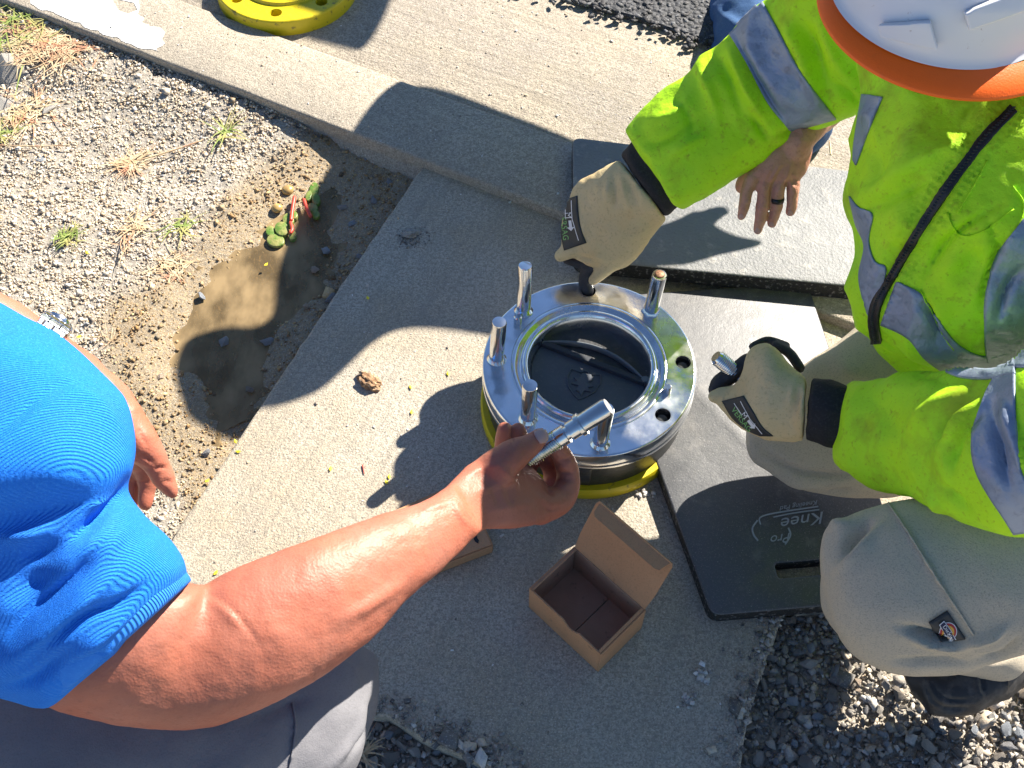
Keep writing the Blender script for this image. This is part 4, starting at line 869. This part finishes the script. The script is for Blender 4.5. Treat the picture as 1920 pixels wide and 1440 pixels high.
# head, neck and collar
hc = P(1790, 20, 1.30)
hd_m = fuse([limb([(1800, -60, 1.28, 118), (1790, 20, 1.27, 118), (1800, 90, 1.30, 95)]), limb([(1830, 60, 1.34, 90), (1880, 180, 1.34, 80)])], .005, 4); link('head', hd_m, mat('tanned_skin_beard', (.13, .075, .045), [('noise', 300, 3, .45, .6, (.03, .02, .015), .8)], rough=.7, bumps=[('noise', 300, 4, .002)]), worker)
cl_m = fuse([limb([(1868, 182, 1.25, 18), (1905, 165, 1.23, 34), (1960, 130, 1.22, 40)]), limb([(1850, 196, 1.27, 10), (1900, 190, 1.24, 20)])], .004, 3); sculpt(cl_m, [], [(40, .006)]); link('collar', cl_m, M_black, worker)
# hard hat: ellipsoid dome + full brim
hel_c = P(1787, -18, 1.19); axh = nrm(-F * .86 + U * .50 + X * .06); vr = nrm(hel_c - CAM)
e_r = nrm(X + .26 * U - axh * ((X + .26 * U) @ axh)); e_f = -np.cross(axh, e_r)  # e_f roughly towards image bottom
if e_f @ U > 0: e_f = -e_f
ra, rb = .146, .132
th_ = np.linspace(0, 2 * math.pi, 120, endpoint=False)
def hring(s, z, push=0.0): return hel_c + axh * z + (np.cos(th_)[:, None] * e_r * ra + np.sin(th_)[:, None] * e_f * (rb)) * s + e_f * push
prof = [(.76, .006), (.80, .004), (.825, .0), (.84, -.002)]
dome = [(0.02, .112), (.15, .111), (.3, .106), (.45, .096), (.6, .078), (.7, .058), (.765, .034), (.80, .014), (.83, .003), (.86, -.001)]
V = np.vstack([hring(s, z) - e_r * .009 for s, z in dome]); f = grid_faces(len(dome), 120, True); f.append(tuple(range(120)))
me = recalc(mesh_from(V, f)); 
bmh = bmesh.new(); bmh.from_mesh(me); bmesh.ops.subdivide_edges(bmh, edges=bmh.edges, cuts=1, use_grid_fill=True); bmh.to_mesh(me); bmh.free()
helmet = link('hard_hat', me, M_hat, worker)
hb = [(.855, -.0008), (.90, -.004), (.95, -.009), (.99, -.015), (1.0, -.018), (.99, -.020), (.94, -.015), (.86, -.006)]
V = np.vstack([hring(s, z, .010 * max(0, (s - .855) / .145)) for s, z in hb]); f = grid_faces(len(hb), 120, True); link('brim', recalc(mesh_from(V, f)), M_orange, helmet)
hbv = bvh_of(helmet.data)
for A_, B_, nm in [([(1655, 42), (1658, 66)], [(1745, 36), (1758, 84)], 'accessory_slot'), ([(1806, 20), (1812, 50)], [(1925, -30), (1935, 5)], 'accessory_slot')]:
    V, f = drape_grid(hbv, A_, B_, 10, 16, .006)
    if len(V):
        o = link(nm, mesh_from(V, f), M_hat, helmet); s = o.modifiers.new('t', 'SOLIDIFY'); s.thickness = .010; s.offset = 0
        b = o.modifiers.new('b', 'BEVEL'); b.width = .003; b.segments = 3; b.angle_limit = 1.0
# threaded bolt in glove 2
def bolt(name, label, p0, p1, prof, m, threads=None):
    ax = nrm(p1 - p0); h = np.linalg.norm(p1 - p0)
    root = thing(name, label, 'bolt', p0)
    V, f = lathe([(r, t * h) for t, r in prof], 36, p0, ax); me = recalc(mesh_from(V, f)); autosmooth(me, 30); link('shank', me, m, root, smooth=False)
    if threads:
        t0, t1, r, n = threads; pr = []
        for i in range(n):
            a = t0 + (t1 - t0) * i / n; b = t0 + (t1 - t0) * (i + .5) / n; pr += [(r * .93, a * h), (r * 1.1, b * h)]
        pr.append((r * .93, t1 * h)); V, f = lathe(pr, 32, p0, ax); link('thread', recalc(mesh_from(V, f)), m, root, smooth=False)
    return root
rr = 14 * 1.55 / FPX
bolt('anchor_bolt', 'threaded steel bolt sticking out of the tan glove on the right', P(1395, 712, 1.56), P(1342, 668, 1.54), [(0, .0004), (0, rr), (.92, rr), (1, rr * .8), (1, .0004)], M_bolt, (.1, .93, rr, 16))

# ------------------------------------------------------------------ PERSON 2: blue polo
man = thing('person', 'crouching man in bright blue knit shirt and grey trousers holding out a steel bolt', 'person', (-.55, .45, 0))
arm = fuse([
    loft([(235, 1010, -60, 1180, 1.07, .7), (335, 1085, 60, 1300, 1.075, .72), (374, 1098, 200, 1348, 1.08, .7), (392, 1092, 330, 1367, 1.10, .68), (440, 1066, 440, 1348, 1.11, .68), (545, 1026, 580, 1283, 1.13, .7), (640, 990, 690, 1200, 1.16, .75), (720, 962, 765, 1122, 1.19, .78), (800, 936, 840, 1058, 1.22, .72), (848, 905, 900, 998, 1.25, .68)], cap0=.1, cap1=.1),
    loft([(828, 922, 896, 1000, 1.245, .68), (868, 880, 925, 992, 1.28, .6), (905, 852, 975, 988, 1.31, .55), (935, 835, 1020, 978, 1.34, .5), (962, 850, 1050, 950, 1.37, .5)], cap0=.3, cap1=.35),
    # thumb
    limb([(930, 880, 1.30, 36), (965, 852, 1.31, 31), (992, 836, 1.32, 24), (1012, 820, 1.325, 18)]),
    # index: knuckle out to lower right, back up to the bolt
    limb([(1010, 950, 1.36, 36), (1050, 936, 1.385, 29), (1066, 900, 1.395, 24), (1058, 862, 1.385, 21), (1042, 840, 1.375, 18)]),
    limb([(1000, 955, 1.39, 28), (1030, 930, 1.42, 24), (1040, 890, 1.425, 20), (1020, 850, 1.41, 18)]),
    # curled finger tips beyond the thumb
    limb([(950, 880, 1.40, 22), (945, 835, 1.39, 19), (946, 805, 1.38, 15)]), limb([(985, 880, 1.41, 22), (975, 830, 1.40, 19), (972, 806, 1.39, 15)]),
], .003, 5)
sculpt(arm, [([(375, 1105), (410, 1125), (450, 1160), (490, 1215)], 5, -.002), ([(380, 1118), (420, 1140), (460, 1185)], 9, .002), ([(470, 1140), (520, 1200), (500, 1250)], 30, .003), ([(850, 935), (862, 965), (885, 990)], 5, .002), ([(780, 960), (820, 948), (850, 940)], 5, .002), ([(600, 1180), (700, 1130), (790, 1060)], 14, .004)], [(14, .0018)])
sculpt(arm, [([(1046, 862), (1060, 862), (1075, 860)], 2.5, -.003), ([(1045, 885), (1062, 888), (1080, 884)], 2.5, -.003), ([(1020, 800), (1016, 830), (1000, 860)], 3, 0), ([(1000, 920), (1020, 940), (1045, 950)], 6, .003), ([(1015, 905), (1035, 925), (1045, 930)], 4, -.003), ([(860, 900), (900, 880), (950, 870)], 7, .0025), ([(880, 930), (930, 910), (985, 905)], 8, .0025), ([(900, 965), (960, 950), (1010, 945)], 8, .002), ([(960, 790), (962, 815), (962, 840)], 3, -.004), ([(975, 838), (985, 850), (990, 868)], 2, -.0015), ([(982, 832), (992, 845), (998, 862)], 2, -.0015), ([(1038, 905), (1056, 912), (1076, 905)], 5, .003), ([(1040, 875), (1056, 876), (1074, 872)], 5, .002), ([(930, 870), (960, 900), (975, 940)], 6, .0025), ([(940, 905), (955, 930), (960, 960)], 4, -.0015), ([(1010, 940), (1030, 955), (1060, 950)], 3, -.002), ([(895, 885), (930, 930), (945, 970)], 5, -.0012), ([(1018, 880), (1030, 884), (1040, 882)], 2, -.002)], [(45, .0009), (120, .0004)])
hnd = link('arm', arm, M_skin, man); bh = bvh_of(arm)
V, f = drape_grid(bh, [(1000, 806), (1003, 818), (1012, 832)], [(1024, 804), (1030, 815), (1028, 828)], 10, 8, .0008); o = link('fingernail', mesh_from(V, f), M_nail, hnd); sld = o.modifiers.new('t', 'SOLIDIFY'); sld.thickness = .0012; sld.offset = 0
r17 = 17 * 1.36 / FPX
bolt('anchor_bolt', 'shiny steel anchor bolt with collars pinched in bare fingers above the valve', P(985, 862, 1.375), P(1141, 762, 1.34),
     [(0, .0004), (0, r17 * .95), (.40, r17 * .95), (.41, r17 * 1.12), (.50, r17 * 1.12), (.505, r17 * .82), (.54, r17 * .82), (.545, r17 * 1.1), (.645, r17 * 1.1), (.65, r17 * 1.34), (.69, r17 * 1.34), (.695, r17 * 1.1), (.97, r17 * 1.1), (1.0, r17 * .96), (1.0, .0004)], M_bolt, (.02, .40, r17 * 1.06, 16))
# shirt
sh = fuse([
    loft([(-420, 330, -150, 470, 1.02, .6), (-420, 480, 20, 578, 1.0, .6), (-420, 560, 100, 622, 1.0, .6), (-420, 640, 192, 700, .995, .6), (-400, 740, 238, 762, .99, .6), (-380, 840, 254, 825, .985, .6), (-340, 930, 252, 880, .985, .6), (-300, 1010, 238, 912, 1.0, .6)], cap0=.3, cap1=.2),
    loft([(215, 880, -260, 1010, 1.0, .65), (262, 962, -200, 1110, 1.01, .65), (308, 1010, -120, 1210, 1.02, .7), (343, 1058, -20, 1292, 1.04, .75), (353, 1092, 98, 1318, 1.055, .78)], cap0=.3, cap1=.02),
], .0045, 4)
sculpt(sh, [
    ([(-20, 835), (50, 765), (130, 718), (190, 735), (246, 800)], 3.5, -.004), ([(-20, 850), (60, 782), (135, 735), (185, 750), (236, 815)], 5, .002),
    ([(130, 1020), (190, 960), (240, 908)], 11, -.013), ([(110, 990), (170, 935), (230, 885)], 22, .008), ([(100, 1060), (190, 1020), (260, 960)], 22, .008),
    ([(0, 1220), (60, 1150), (140, 1080), (225, 980)], 9, -.010), ([(-10, 1260), (80, 1190), (150, 1130), (230, 1060)], 12, .008), ([(60, 1230), (150, 1160), (220, 1130), (290, 1080)], 8, -.009), ([(0, 1150), (70, 1090), (130, 1060)], 30, -.012), ([(20, 1060), (90, 1030), (130, 1010)], 18, -.010), ([(0, 1290), (70, 1270), (130, 1215)], 8, -.008), ([(110, 1250), (190, 1190), (270, 1130)], 10, .006), ([(-20, 1010), (60, 1000), (100, 970)], 12, .008),
    ([(118, 1292), (200, 1250), (280, 1180), (330, 1085)], 3, -.002)], [(8, .006), (11, .0028, (1, 1, 1), 1), (24, .002)])
shirt = link('shirt', sh, M_blue, man); bs = bvh_of(sh)
sm_ = shirt.modifiers.new('s', 'SMOOTH'); sm_.factor = .6; sm_.iterations = 3
hm = fuse([loft([(330, 1060, 58, 1290, 1.04, .79), (344, 1074, 76, 1304, 1.046, .80), (356, 1091, 98, 1321, 1.055, .80)], cap0=.02, cap1=.02, sub=12)], .0035, 3)
link('sleeve_hem', hm, M_bluehem, shirt)
# trouser leg
tm = fuse([loft([(-300, 1180, -200, 1700, 1.17, .5), (100, 1250, 120, 1680, 1.19, .5), (400, 1232, 420, 1620, 1.22, .55), (560, 1215, 590, 1530, 1.26, .6), (655, 1202, 672, 1440, 1.30, .7), (700, 1222, 700, 1360, 1.33, .8)], cap0=.1, cap1=.32)], .005, 5)
sculpt(tm, [([(545, 1330), (550, 1390), (540, 1460)], 3, .0025), ([(640, 1430), (690, 1370), (706, 1290)], 7, -.008), ([(610, 1450), (670, 1380), (690, 1310)], 10, .006), ([(560, 1250), (620, 1240), (690, 1260)], 8, .004), ([(460, 1350), (520, 1330), (600, 1300)], 12, -.005)], [(10, .006), (30, .002)])
pm = link('trousers', tm, M_pants2, man); btm = bvh_of(tm)
sm = catmull([(548, 1318), (553, 1360), (548, 1410), (540, 1450)], 5); drape('seam', btm, sm + np.array([1.5, 0]), sm - np.array([1.5, 0]), M_pants2, pm, 24, 3, .001, .0025)
# second arm and hanging hand with watch
a2 = fuse([limb([(-120, 545, 1.22, 62), (20, 622, 1.24, 54), (100, 672, 1.26, 48), (150, 712, 1.27, 50), (200, 770, 1.28, 56), (245, 830, 1.29, 42)]),
           limb([(225, 790, 1.28, 48), (262, 832, 1.28, 36), (288, 862, 1.29, 26), (308, 898, 1.30, 20), (324, 925, 1.305, 13)]),
           limb([(240, 830, 1.33, 40), (268, 872, 1.35, 24), (276, 910, 1.36, 18), (272, 945, 1.36, 14)]), limb([(225, 830, 1.34, 36), (245, 880, 1.37, 22), (250, 925, 1.38, 16), (246, 955, 1.38, 13)])], .0032, 5)
sculpt(a2, [([(285, 880), (300, 876), (318, 878)], 2.5, -.003), ([(300, 905), (312, 902), (326, 904)], 2.5, -.002), ([(262, 905), (272, 903), (284, 905)], 2.5, -.002), ([(262, 880), (272, 878), (284, 880)], 2.5, -.002), ([(200, 740), (240, 790), (262, 830)], 6, .003), ([(255, 790), (262, 815), (280, 840)], 4, -.002), ([(262, 850), (280, 862), (290, 872)], 3, -.003)], [(40, .002), (110, .0006)])
link('arm', a2, M_skin, man)
# watch
wc = P(74, 650, 1.248); wax = nrm(P(150, 705, 1.265) - P(20, 622, 1.24))
wt = bpy.data.objects.new('wristwatch', None); COL.objects.link(wt); setpar(wt, man)
up_ = nrm(U - wax * (U @ wax)); sd_ = np.cross(wax, up_)
if sd_ @ F > 0: sd_ = -sd_
vw = nrm(-(wc - CAM)); vw = nrm(vw - wax * (vw @ wax)); od = nrm(np.cross(wax, vw));
if proj([wc + od * .01])[0][0][1] > proj([wc])[0][0][1]: od = -od
Rw = .0355
for i in range(26):
    a = 2 * math.pi * i / 26; ctr = wc + (math.cos(a) * vw + math.sin(a) * od) * Rw; rad = math.cos(a) * vw + math.sin(a) * od; tg = np.cross(wax, rad)
    for k, (o0, o1) in enumerate(((-.017, -.007), (-.0066, .0066), (.007, .017)) if i % 2 == 0 else ((-.016, -.0102), (-.0098, .001), (.0014, .016))):
        hw = .0038; V = [ctr + wax * x + tg * y + rad * z for x in (o0, o1) for y in (-hw, hw) for z in (-.0015, .0022)]
        me = recalc(mesh_from(V, [(0, 1, 3, 2), (4, 6, 7, 5), (0, 4, 5, 1), (2, 3, 7, 6), (0, 2, 6, 4), (1, 5, 7, 3)])); o = link('link', me, M_bolt, wt, smooth=False); b = o.modifiers.new('b', 'BEVEL'); b.width = .0009; b.segments = 2
na = nrm(od * .80 - vw * .6); cc = wc + na * (Rw + .001)
V, f = lathe([(.016, -.003), (.0175, 0), (.0175, .004), (.015, .006), (.014, .0055), (.0005, .0055)], 40, cc, na); me = recalc(mesh_from(V, f)); autosmooth(me, 35); link('case', me, M_bolt, wt, smooth=False)

# ------------------------------------------------------------------ PERSON 3: jeans and hanging hand
p3 = thing('person', 'person in blue jeans squatting behind the worker, bare hand with dark ring hanging down', 'person', (.62, 1.95, 0))
h3 = fuse([
    loft([(1472, 255, 1528, 262, 1.56, .6), (1440, 285, 1522, 290, 1.565, .5), (1408, 320, 1512, 322, 1.575, .4), (1398, 334, 1500, 338, 1.58, .36)], cap0=.1, cap1=.15),
    limb([(1412, 335, 1.58, 15), (1401, 356, 1.585, 12.5), (1396, 385, 1.59, 11), (1390, 405, 1.60, 9)]), limb([(1436, 335, 1.58, 15), (1432, 356, 1.58, 12.5), (1428, 397, 1.595, 11.5), (1421, 430, 1.61, 9.5)]),
    limb([(1462, 335, 1.58, 15), (1459, 352, 1.58, 12.5), (1455, 393, 1.595, 11.2), (1447, 419, 1.61, 9.5)]), limb([(1486, 335, 1.58, 13), (1488, 350, 1.58, 11.5), (1486, 377, 1.59, 10.5), (1482, 397, 1.60, 9)]),
    limb([(1420, 322, 1.60, 18), (1396, 338, 1.63, 14), (1390, 352, 1.65, 11)]),
    limb([(1660, 60, 1.66, 62), (1560, 180, 1.60, 46), (1505, 250, 1.56, 32), (1490, 280, 1.565, 30)])], .0023, 3)
sculpt(h3, [([(1420, 392), (1432, 389), (1444, 392)], 3, .0018), ([(1395, 380), (1404, 378), (1414, 381)], 3, .0015), ([(1440, 355), (1450, 330), (1470, 300)], 4, .002), ([(1462, 350), (1478, 325), (1485, 300)], 4, .002), ([(1428, 350), (1440, 325), (1460, 300)], 4, .0015), ([(1450, 348), (1460, 325), (1474, 305)], 4, -.002), ([(1480, 322), (1492, 330), (1500, 340)], 4, .002), ([(1478, 338), (1490, 345), (1500, 352)], 3, -.002), ([(1476, 330), (1484, 345), (1486, 360)], 3, .002)], [(50, .0018), (120, .0005)])
hh = link('hand', h3, M_skin2, p3); bh3 = bvh_of(h3)
rc = P(1457, 374, 1.588); ra_ = nrm(P(1456, 392, 1.595) - P(1461, 360, 1.58)); rr3 = 12.4 * 1.588 / FPX
V, f = lathe([(rr3 * .96, -.0035), (rr3 * 1.06, -.0035), (rr3 * 1.1, 0), (rr3 * 1.06, .0035), (rr3 * .96, .0035)], 32, rc, ra_); link('finger_ring', recalc(mesh_from(V, f[:-2])), M_ring, hh)
for (u, v) in ((1390, 411), (1421, 437), (1447, 426), (1482, 404)):
    me = disc2(1, 16, .8, 1); drape_mesh2d(me, bh3, (u, v - 4), (6, 0), (0, 6), .0006); link('fingernail', me, M_nail, hh)
jn = fuse([limb([(1490, -260, 2.78, 100), (1425, -80, 2.5, 84), (1412, 60, 2.28, 82), (1455, 190, 2.12, 82), (1495, 222, 2.07, 74)])], .006, 5)
sculpt(jn, [([(1310, 40), (1350, 90), (1400, 110)], 9, -.008), ([(1320, 0), (1370, 40), (1420, 60)], 10, .008), ([(1530, 235), (1520, 260), (1510, 290)], 6, -.006)], [(10, .01), (30, .004)])
link('jeans', jn, M_jeans, p3)
def sun_loft(st, thick, nseg=40, sub=8, cap=.4, z0=0.0):
    """body seen from the sun: st (uL,vL,uR,vR,h) outlines traced as the shadow falls, at height h"""
    rows = []
    for uL, vL, uR, vR, h in st:
        L, R = G(uL, vL, z0) + S * h / S[2], G(uR, vR, z0) + S * h / S[2]; C = (L + R) / 2; a = (R - L) / 2; a = a - S * (a @ S)
        b = nrm(np.cross(a, np.cross(S, a))); b = S - a * (S @ a) / (a @ a); b = nrm(b) * thick; rows.append(np.concatenate([C, a, b]))
    R_ = catmull(rows, sub); pre, post = [], []
    for end, nx, lst in ((R_[0], R_[1], pre), (R_[-1], R_[-2], post)):
        dr = nrm(end[:3] - nx[:3])
        for t in (.3, .6, .8, .93, .99):
            s = math.sqrt(1 - t * t); lst.append(np.concatenate([end[:3] + dr * t * cap * np.linalg.norm(end[3:6]), end[3:6] * s, end[6:9] * s]))
    R_ = np.vstack([pre[::-1], R_, post]); th = np.linspace(0, 2 * math.pi, nseg, endpoint=False)
    V = (R_[:, None, :3] + np.cos(th)[None, :, None] * R_[:, None, 3:6] + np.sin(th)[None, :, None] * R_[:, None, 6:9]).reshape(-1, 3); m = len(R_)
    f = grid_faces(m, nseg, True); f.append(tuple(range(nseg))[::-1]); f.append(tuple((m - 1) * nseg + i for i in range(nseg))); return V, f
M_caster = mat('caster_grey', (.2, .2, .22), rough=.9)
# same person's unseen head and torso, shaped to shade the ground and valve
bdy = fuse([sun_loft([(400, 575, 395, 745, 1.02), (450, 560, 445, 765, 1.02), (500, 560, 500, 768, 1.0)], .1, cap=.45),
            sun_loft([(545, 540, 520, 765, .97), (560, 430, 600, 735, .92), (625, 300, 640, 700, .86), (710, 190, 740, 622, .8), (800, 172, 900, 630, .74), (960, 228, 1000, 665, .68), (1060, 268, 1060, 800, .64), (1120, 300, 1130, 850, .60)], .1, cap=.25)], .012, 3)
link('shadow_caster_body', bdy, M_caster, p3)
arm_caster = fuse([sun_loft([(1130, 380, 1140, 500, .52), (1200, 425, 1210, 500, .49), (1260, 415, 1275, 498, .47), (1310, 395, 1318, 488, .45), (1345, 425, 1350, 478, .44), (1385, 443, 1388, 470, .43), (1425, 450, 1427, 460, .42)], .03, cap=.3, z0=.056), sun_loft([(1300, 400, 1325, 440, .455), (1335, 388, 1350, 412, .45), (1352, 386, 1366, 402, .45)], .012, cap=.6, z0=.056)], .005, 3)
link('forearm', arm_caster, M_skin2, p3)  # unseen arm, added to cast the pronged shadow on the worn mat

# unseen figure added to cast the shadow beside the flange
p4 = thing('person', 'unseen figure added above the picture to cast the shadow on the gutter beside the yellow flange', 'person', (.75, 2.95, 0))
by = fuse([sun_loft([(250, -160, 320, -8, 1.2), (470, -190, 430, 34, 1.15), (600, -180, 550, 78, 1.1), (735, -40, 664, 108, 1.1)], .12, cap=.25), sun_loft([(300, -300, 520, -200, 1.1), (360, -500, 560, -420, .5), (420, -650, 600, -600, .05)], .12)], .014, 3)
link('shadow_caster_body', by, M_caster, p4)

# ------------------------------------------------------------------ small things on the ground
def clod(name, label, u, v, z, s, m, seed):
    g = G(u, v, z); bm = bmesh.new(); bmesh.ops.create_icosphere(bm, subdivisions=4, radius=1)
    for vv in bm.verts:
        p = vv.co.copy(); k = 1 + .35 * noise.noise(p * 1.7 + Vector((seed, 0, 0))) + .22 * noise.noise(p * 4 + Vector((seed, 3, 0))) + .1 * noise.noise(p * 9)
        vv.co = Vector((p.x * s[0], p.y * s[1], p.z * s[2])) * k
    me = bpy.data.meshes.new('clod'); bm.to_mesh(me); bm.free(); o = link(name, me, m); autosmooth(me, 30)
    o.location = (g[0], g[1], z + s[2] * .5); o.rotation_euler = (0, 0, seed); return tag(o, label, 'clod' if 'clod' in name else 'stone')
clod('bark_clod', 'crumbly brown bark chunk lying on the sunlit slab', 692, 718, 0, (.022, .012, .010), M_bark, -.7)
o = clod('stone', 'small grey stone in a dirt patch on the shaded slab', 770, 440, 0, (.014, .009, .007), M_rock, .1)
at = o.data.attributes.new('col', 'FLOAT_COLOR', 'POINT'); at.data.foreach_set('color', np.tile([.36, .34, .3, 1], len(o.data.vertices)).astype(float))
xy = np.array([G2(770 + rng.normal(0, 18), 447 + rng.normal(0, 10), 0) for _ in range(160)]); sz = rng.lognormal(math.log(.0013), .4, 160)
me = scatter_mesh(xy, sz * .3, sz, palette(160, [(.16, .14, .12), (.3, .26, .21)], (1, 1))); link('dirt_crumbs', me, M_stone, ground, smooth=False, kind='stuff')
xy = np.array([G2(1210 + rng.normal(0, 10), 925 + rng.normal(0, 4), 0) for _ in range(20)] + [G2(1318 + rng.normal(0, 6), 1265 + rng.normal(0, 9), 0) for _ in range(40)] + [G2(1290 + rng.normal(0, 7), 1315 + rng.normal(0, 7), 0) for _ in range(30)]); n = len(xy); sz = rng.lognormal(math.log(.003), .3, n)
me = scatter_mesh(xy, sz * .3, sz, palette(n, [(.5, .48, .45), (.7, .68, .65), (.3, .28, .26)], (2, 2, 1))); link('mortar_crumbs', me, M_stone, ground, smooth=False, kind='stuff')
# yellow petals
pet = []
for u, v in [(770, 727), (840, 702), (772, 774), (730, 895), (442, 829), (447, 848), (390, 905), (405, 1075), (725, 905), (165, 478), (150, 635), (800, 1010), (620, 880), (500, 500), (690, 560)]:
    g = G(u, v, 0) + np.array([0, 0, .002]) if inpoly(np.array([G2(u, v, 0)]), slab_xy)[0] else G(u, v, Z_GR) + np.array([0, 0, .006]); a = rng.uniform(0, 6.28); c, s = math.cos(a) * .0045, math.sin(a) * .0045
    pet.append(([g + np.array([c, s, .001]), g + np.array([-s * .6, c * .6, 0]), g + np.array([-c, -s, .0015]), g + np.array([s * .6, -c * .6, 0])], [(0, 1, 2, 3)]))
V, f = join(pet); o = link('petals', mesh_from(V, f), M_petal, ground, smooth=False, kind='stuff'); s = o.modifiers.new('t', 'SOLIDIFY'); s.thickness = .0008
# weeds
def blades(base, n, ln, wd, spread, droop=.5, up=.6, dirs=None):
    V, f = [], []
    for _ in range(n):
        a = rng.uniform(0, 6.28) if dirs is None else dirs + rng.normal(0, .5); L = ln * rng.uniform(.45, 1.2); w_ = wd * rng.uniform(.6, 1.3)
        p = np.array([base[0] + rng.normal(0, spread), base[1] + rng.normal(0, spread), base[2]]); d = np.array([math.cos(a), math.sin(a), 0]); s = np.array([-d[1], d[0], 0]); k0 = len(V); curve = rng.normal(0, .35)
        for i in range(6):
            t = i / 5; hgt = L * (up * t - droop * t * t) * rng.uniform(.9, 1.1); q = p + d * L * t * .9 + s * curve * L * t * t + np.array([0, 0, max(hgt, .002) + .002]); ww = w_ * (1 - t) ** .6 / 2
            V += [q - s * ww, q + s * ww]
        for i in range(5): f.append((k0 + 2 * i, k0 + 2 * i + 2, k0 + 2 * i + 3, k0 + 2 * i + 1))
    return np.array(V), f
weeds = [
    ((105, 92), 330, .075, .0034, .04, M_straw, 'thick clump of dry orange grass against the white painted curb', .16),
    ((50, 62), 60, .11, .003, .05, M_grass, 'long green and straw blades reaching over the dry orange grass', .22),
    ((55, 215), 45, .08, .004, .022, M_straw, 'reddish dry weed sprawling by the pale rocks at the left edge', .3),
    ((245, 308), 70, .055, .0028, .010, M_straw, 'reddish brown weed rosette in the middle of the gravel', .3),
    ((425, 262), 12, .07, .0035, .005, M_grass, 'pale green grass stalk with bent blade right of the rosette', .5),
    ((255, 435), 28, .06, .0032, .018, M_straw, 'straw coloured grass tuft below the rosette', .4),
    ((130, 450), 40, .035, .0035, .008, M_grass, 'small green grass tuft left of the straw tuft', .7),
    ((340, 425), 16, .05, .0032, .012, M_grass, 'bleached green grass blades at the dry edge of the puddle', .3),
    ((320, 500), 34, .05, .003, .015, M_straw, 'rusty dead grass lying in the wet soil', .2),
    ((10, 255), 24, .05, .003, .012, M_grass, 'yellow green moss-like weed at the left picture edge', .5),
    ((205, 640), 6, .07, .0018, .004, M_straw, 'thin straw stalks leaning above the hanging hand', .5),
    ((672, 1420), 26, .04, .004, .006, M_straw, 'pale dry seed head beside the grey trouser knee', .9)]
for (u, v), n_, ln, wd, sp, m, lab, up in weeds:
    n_ = int(n_ * 1.5); g = G(u, v, Z_GR); g[2] = float(ground_z(np.array([g[:2]]))[0]); V, f = blades((g[0], g[1], 0), n_, ln, wd, sp, up * .7, up)
    V2 = V - np.array([g[0], g[1], 0]); o = link('weed', mesh_from(V2, f), m); o.location = (g[0], g[1], g[2] - .001); tag(o, lab, 'weed')
# long straw stalks
def stalk(px, lab, m=M_straw, r=.0012):
    pts = [(G(u, v, Z_GR + .012) , r) for u, v in px]; V, f = tube(pts, 8, 5); o = link('stalk', mesh_from(V, f), m); tag(o, lab, 'stalk')
stalk([(-10, 272), (60, 274), (130, 272)], 'long pale straw stalk lying near the left picture edge')
stalk([(262, 300), (330, 280), (400, 255), (425, 240)], 'reddish stem running from the rosette to the green stalk', M_straw, .0015)
stalk([(1538, 322), (1540, 345)], 'short straw splinter on the worn grey mat beside the hanging hand', M_straw, .002)
bpy.data.objects['stalk.002'].location.z += .075
# wet green weed with red stems at the puddle edge
g0 = G(560, 420, Z_GR); lw = thing('succulent_weed', 'wet green leafy weed with red stems at the shadow edge of the puddle', 'weed', g0)
def leaf(px, th=.006):
    xy = [G2(u, v, Z_GR + .004) for u, v in px]; me = prism([round_poly(xy, .004, 4)], Z_GR, Z_GR + th, .0025, 2); autosmooth(me, 60); return me
for u, v, a_, b_, r_ in [(588, 352, 9, 13, .2), (592, 372, 8, 11, -.2), (586, 388, 10, 9, .5), (592, 400, 7, 7, 0), (578, 366, 6, 10, .3), (516, 448, 17, 12, .1), (528, 428, 14, 13, .6), (540, 410, 11, 12, 0), (548, 440, 7, 9, .2), (506, 430, 9, 10, 0), (550, 402, 8, 8, 0)]:
    px = [(u + a_ * math.cos(t) * math.cos(r_) - b_ * math.sin(t) * math.sin(r_), v + b_ * math.sin(t) * math.cos(r_) + a_ * math.cos(t) * math.sin(r_)) for t in np.linspace(0, 2 * math.pi, 14, endpoint=False)]
    xy = [G2(p[0], p[1], Z_GR + .004) for p in px]; h_ = rng.uniform(.001, .004); me = prism([xy], Z_GR - .004, Z_GR + h_, .0015, 2); autosmooth(me, 60); link('leaf', me, M_leaf, lw, smooth=False)
M_redstem = mat('red_stem', (.6, .07, .04), rough=.4)
for pts in ([(552, 370), (548, 395), (546, 412)], [(570, 375), (575, 390), (582, 405)], [(545, 418), (548, 430), (545, 436)]): V, f = tube([(G(u, v, Z_GR + .008), .0035) for u, v in pts], 10, 4); link('stem', mesh_from(V, f), M_redstem, lw)
for u, v, r_ in ((540, 358, .011), (520, 392, .010)):
    g = G(u, v, Z_GR); V, f = lathe([(r_, 0), (r_ * 1.05, .004), (r_ * .6, .009), (.0005, .0095)], 20, (g[0], g[1], Z_GR)); me = mesh_from(V, f); o = link('stone', me, mat('ochre_pebble%d' % u, (.5, .33, .12), [('noise', 90, 3, .4, .6, (.3, .2, .08), .8)], rough=.3)); o.parent = ground
# red splinter on slab
V, f = tube([(G(680, 872, .002), .0012), (G(683, 888, .002), .0008)], 6, 2); o = link('splinter', mesh_from(V, f), M_redstem); tag(o, 'tiny red splinter lying on the sunlit slab', 'splinter')
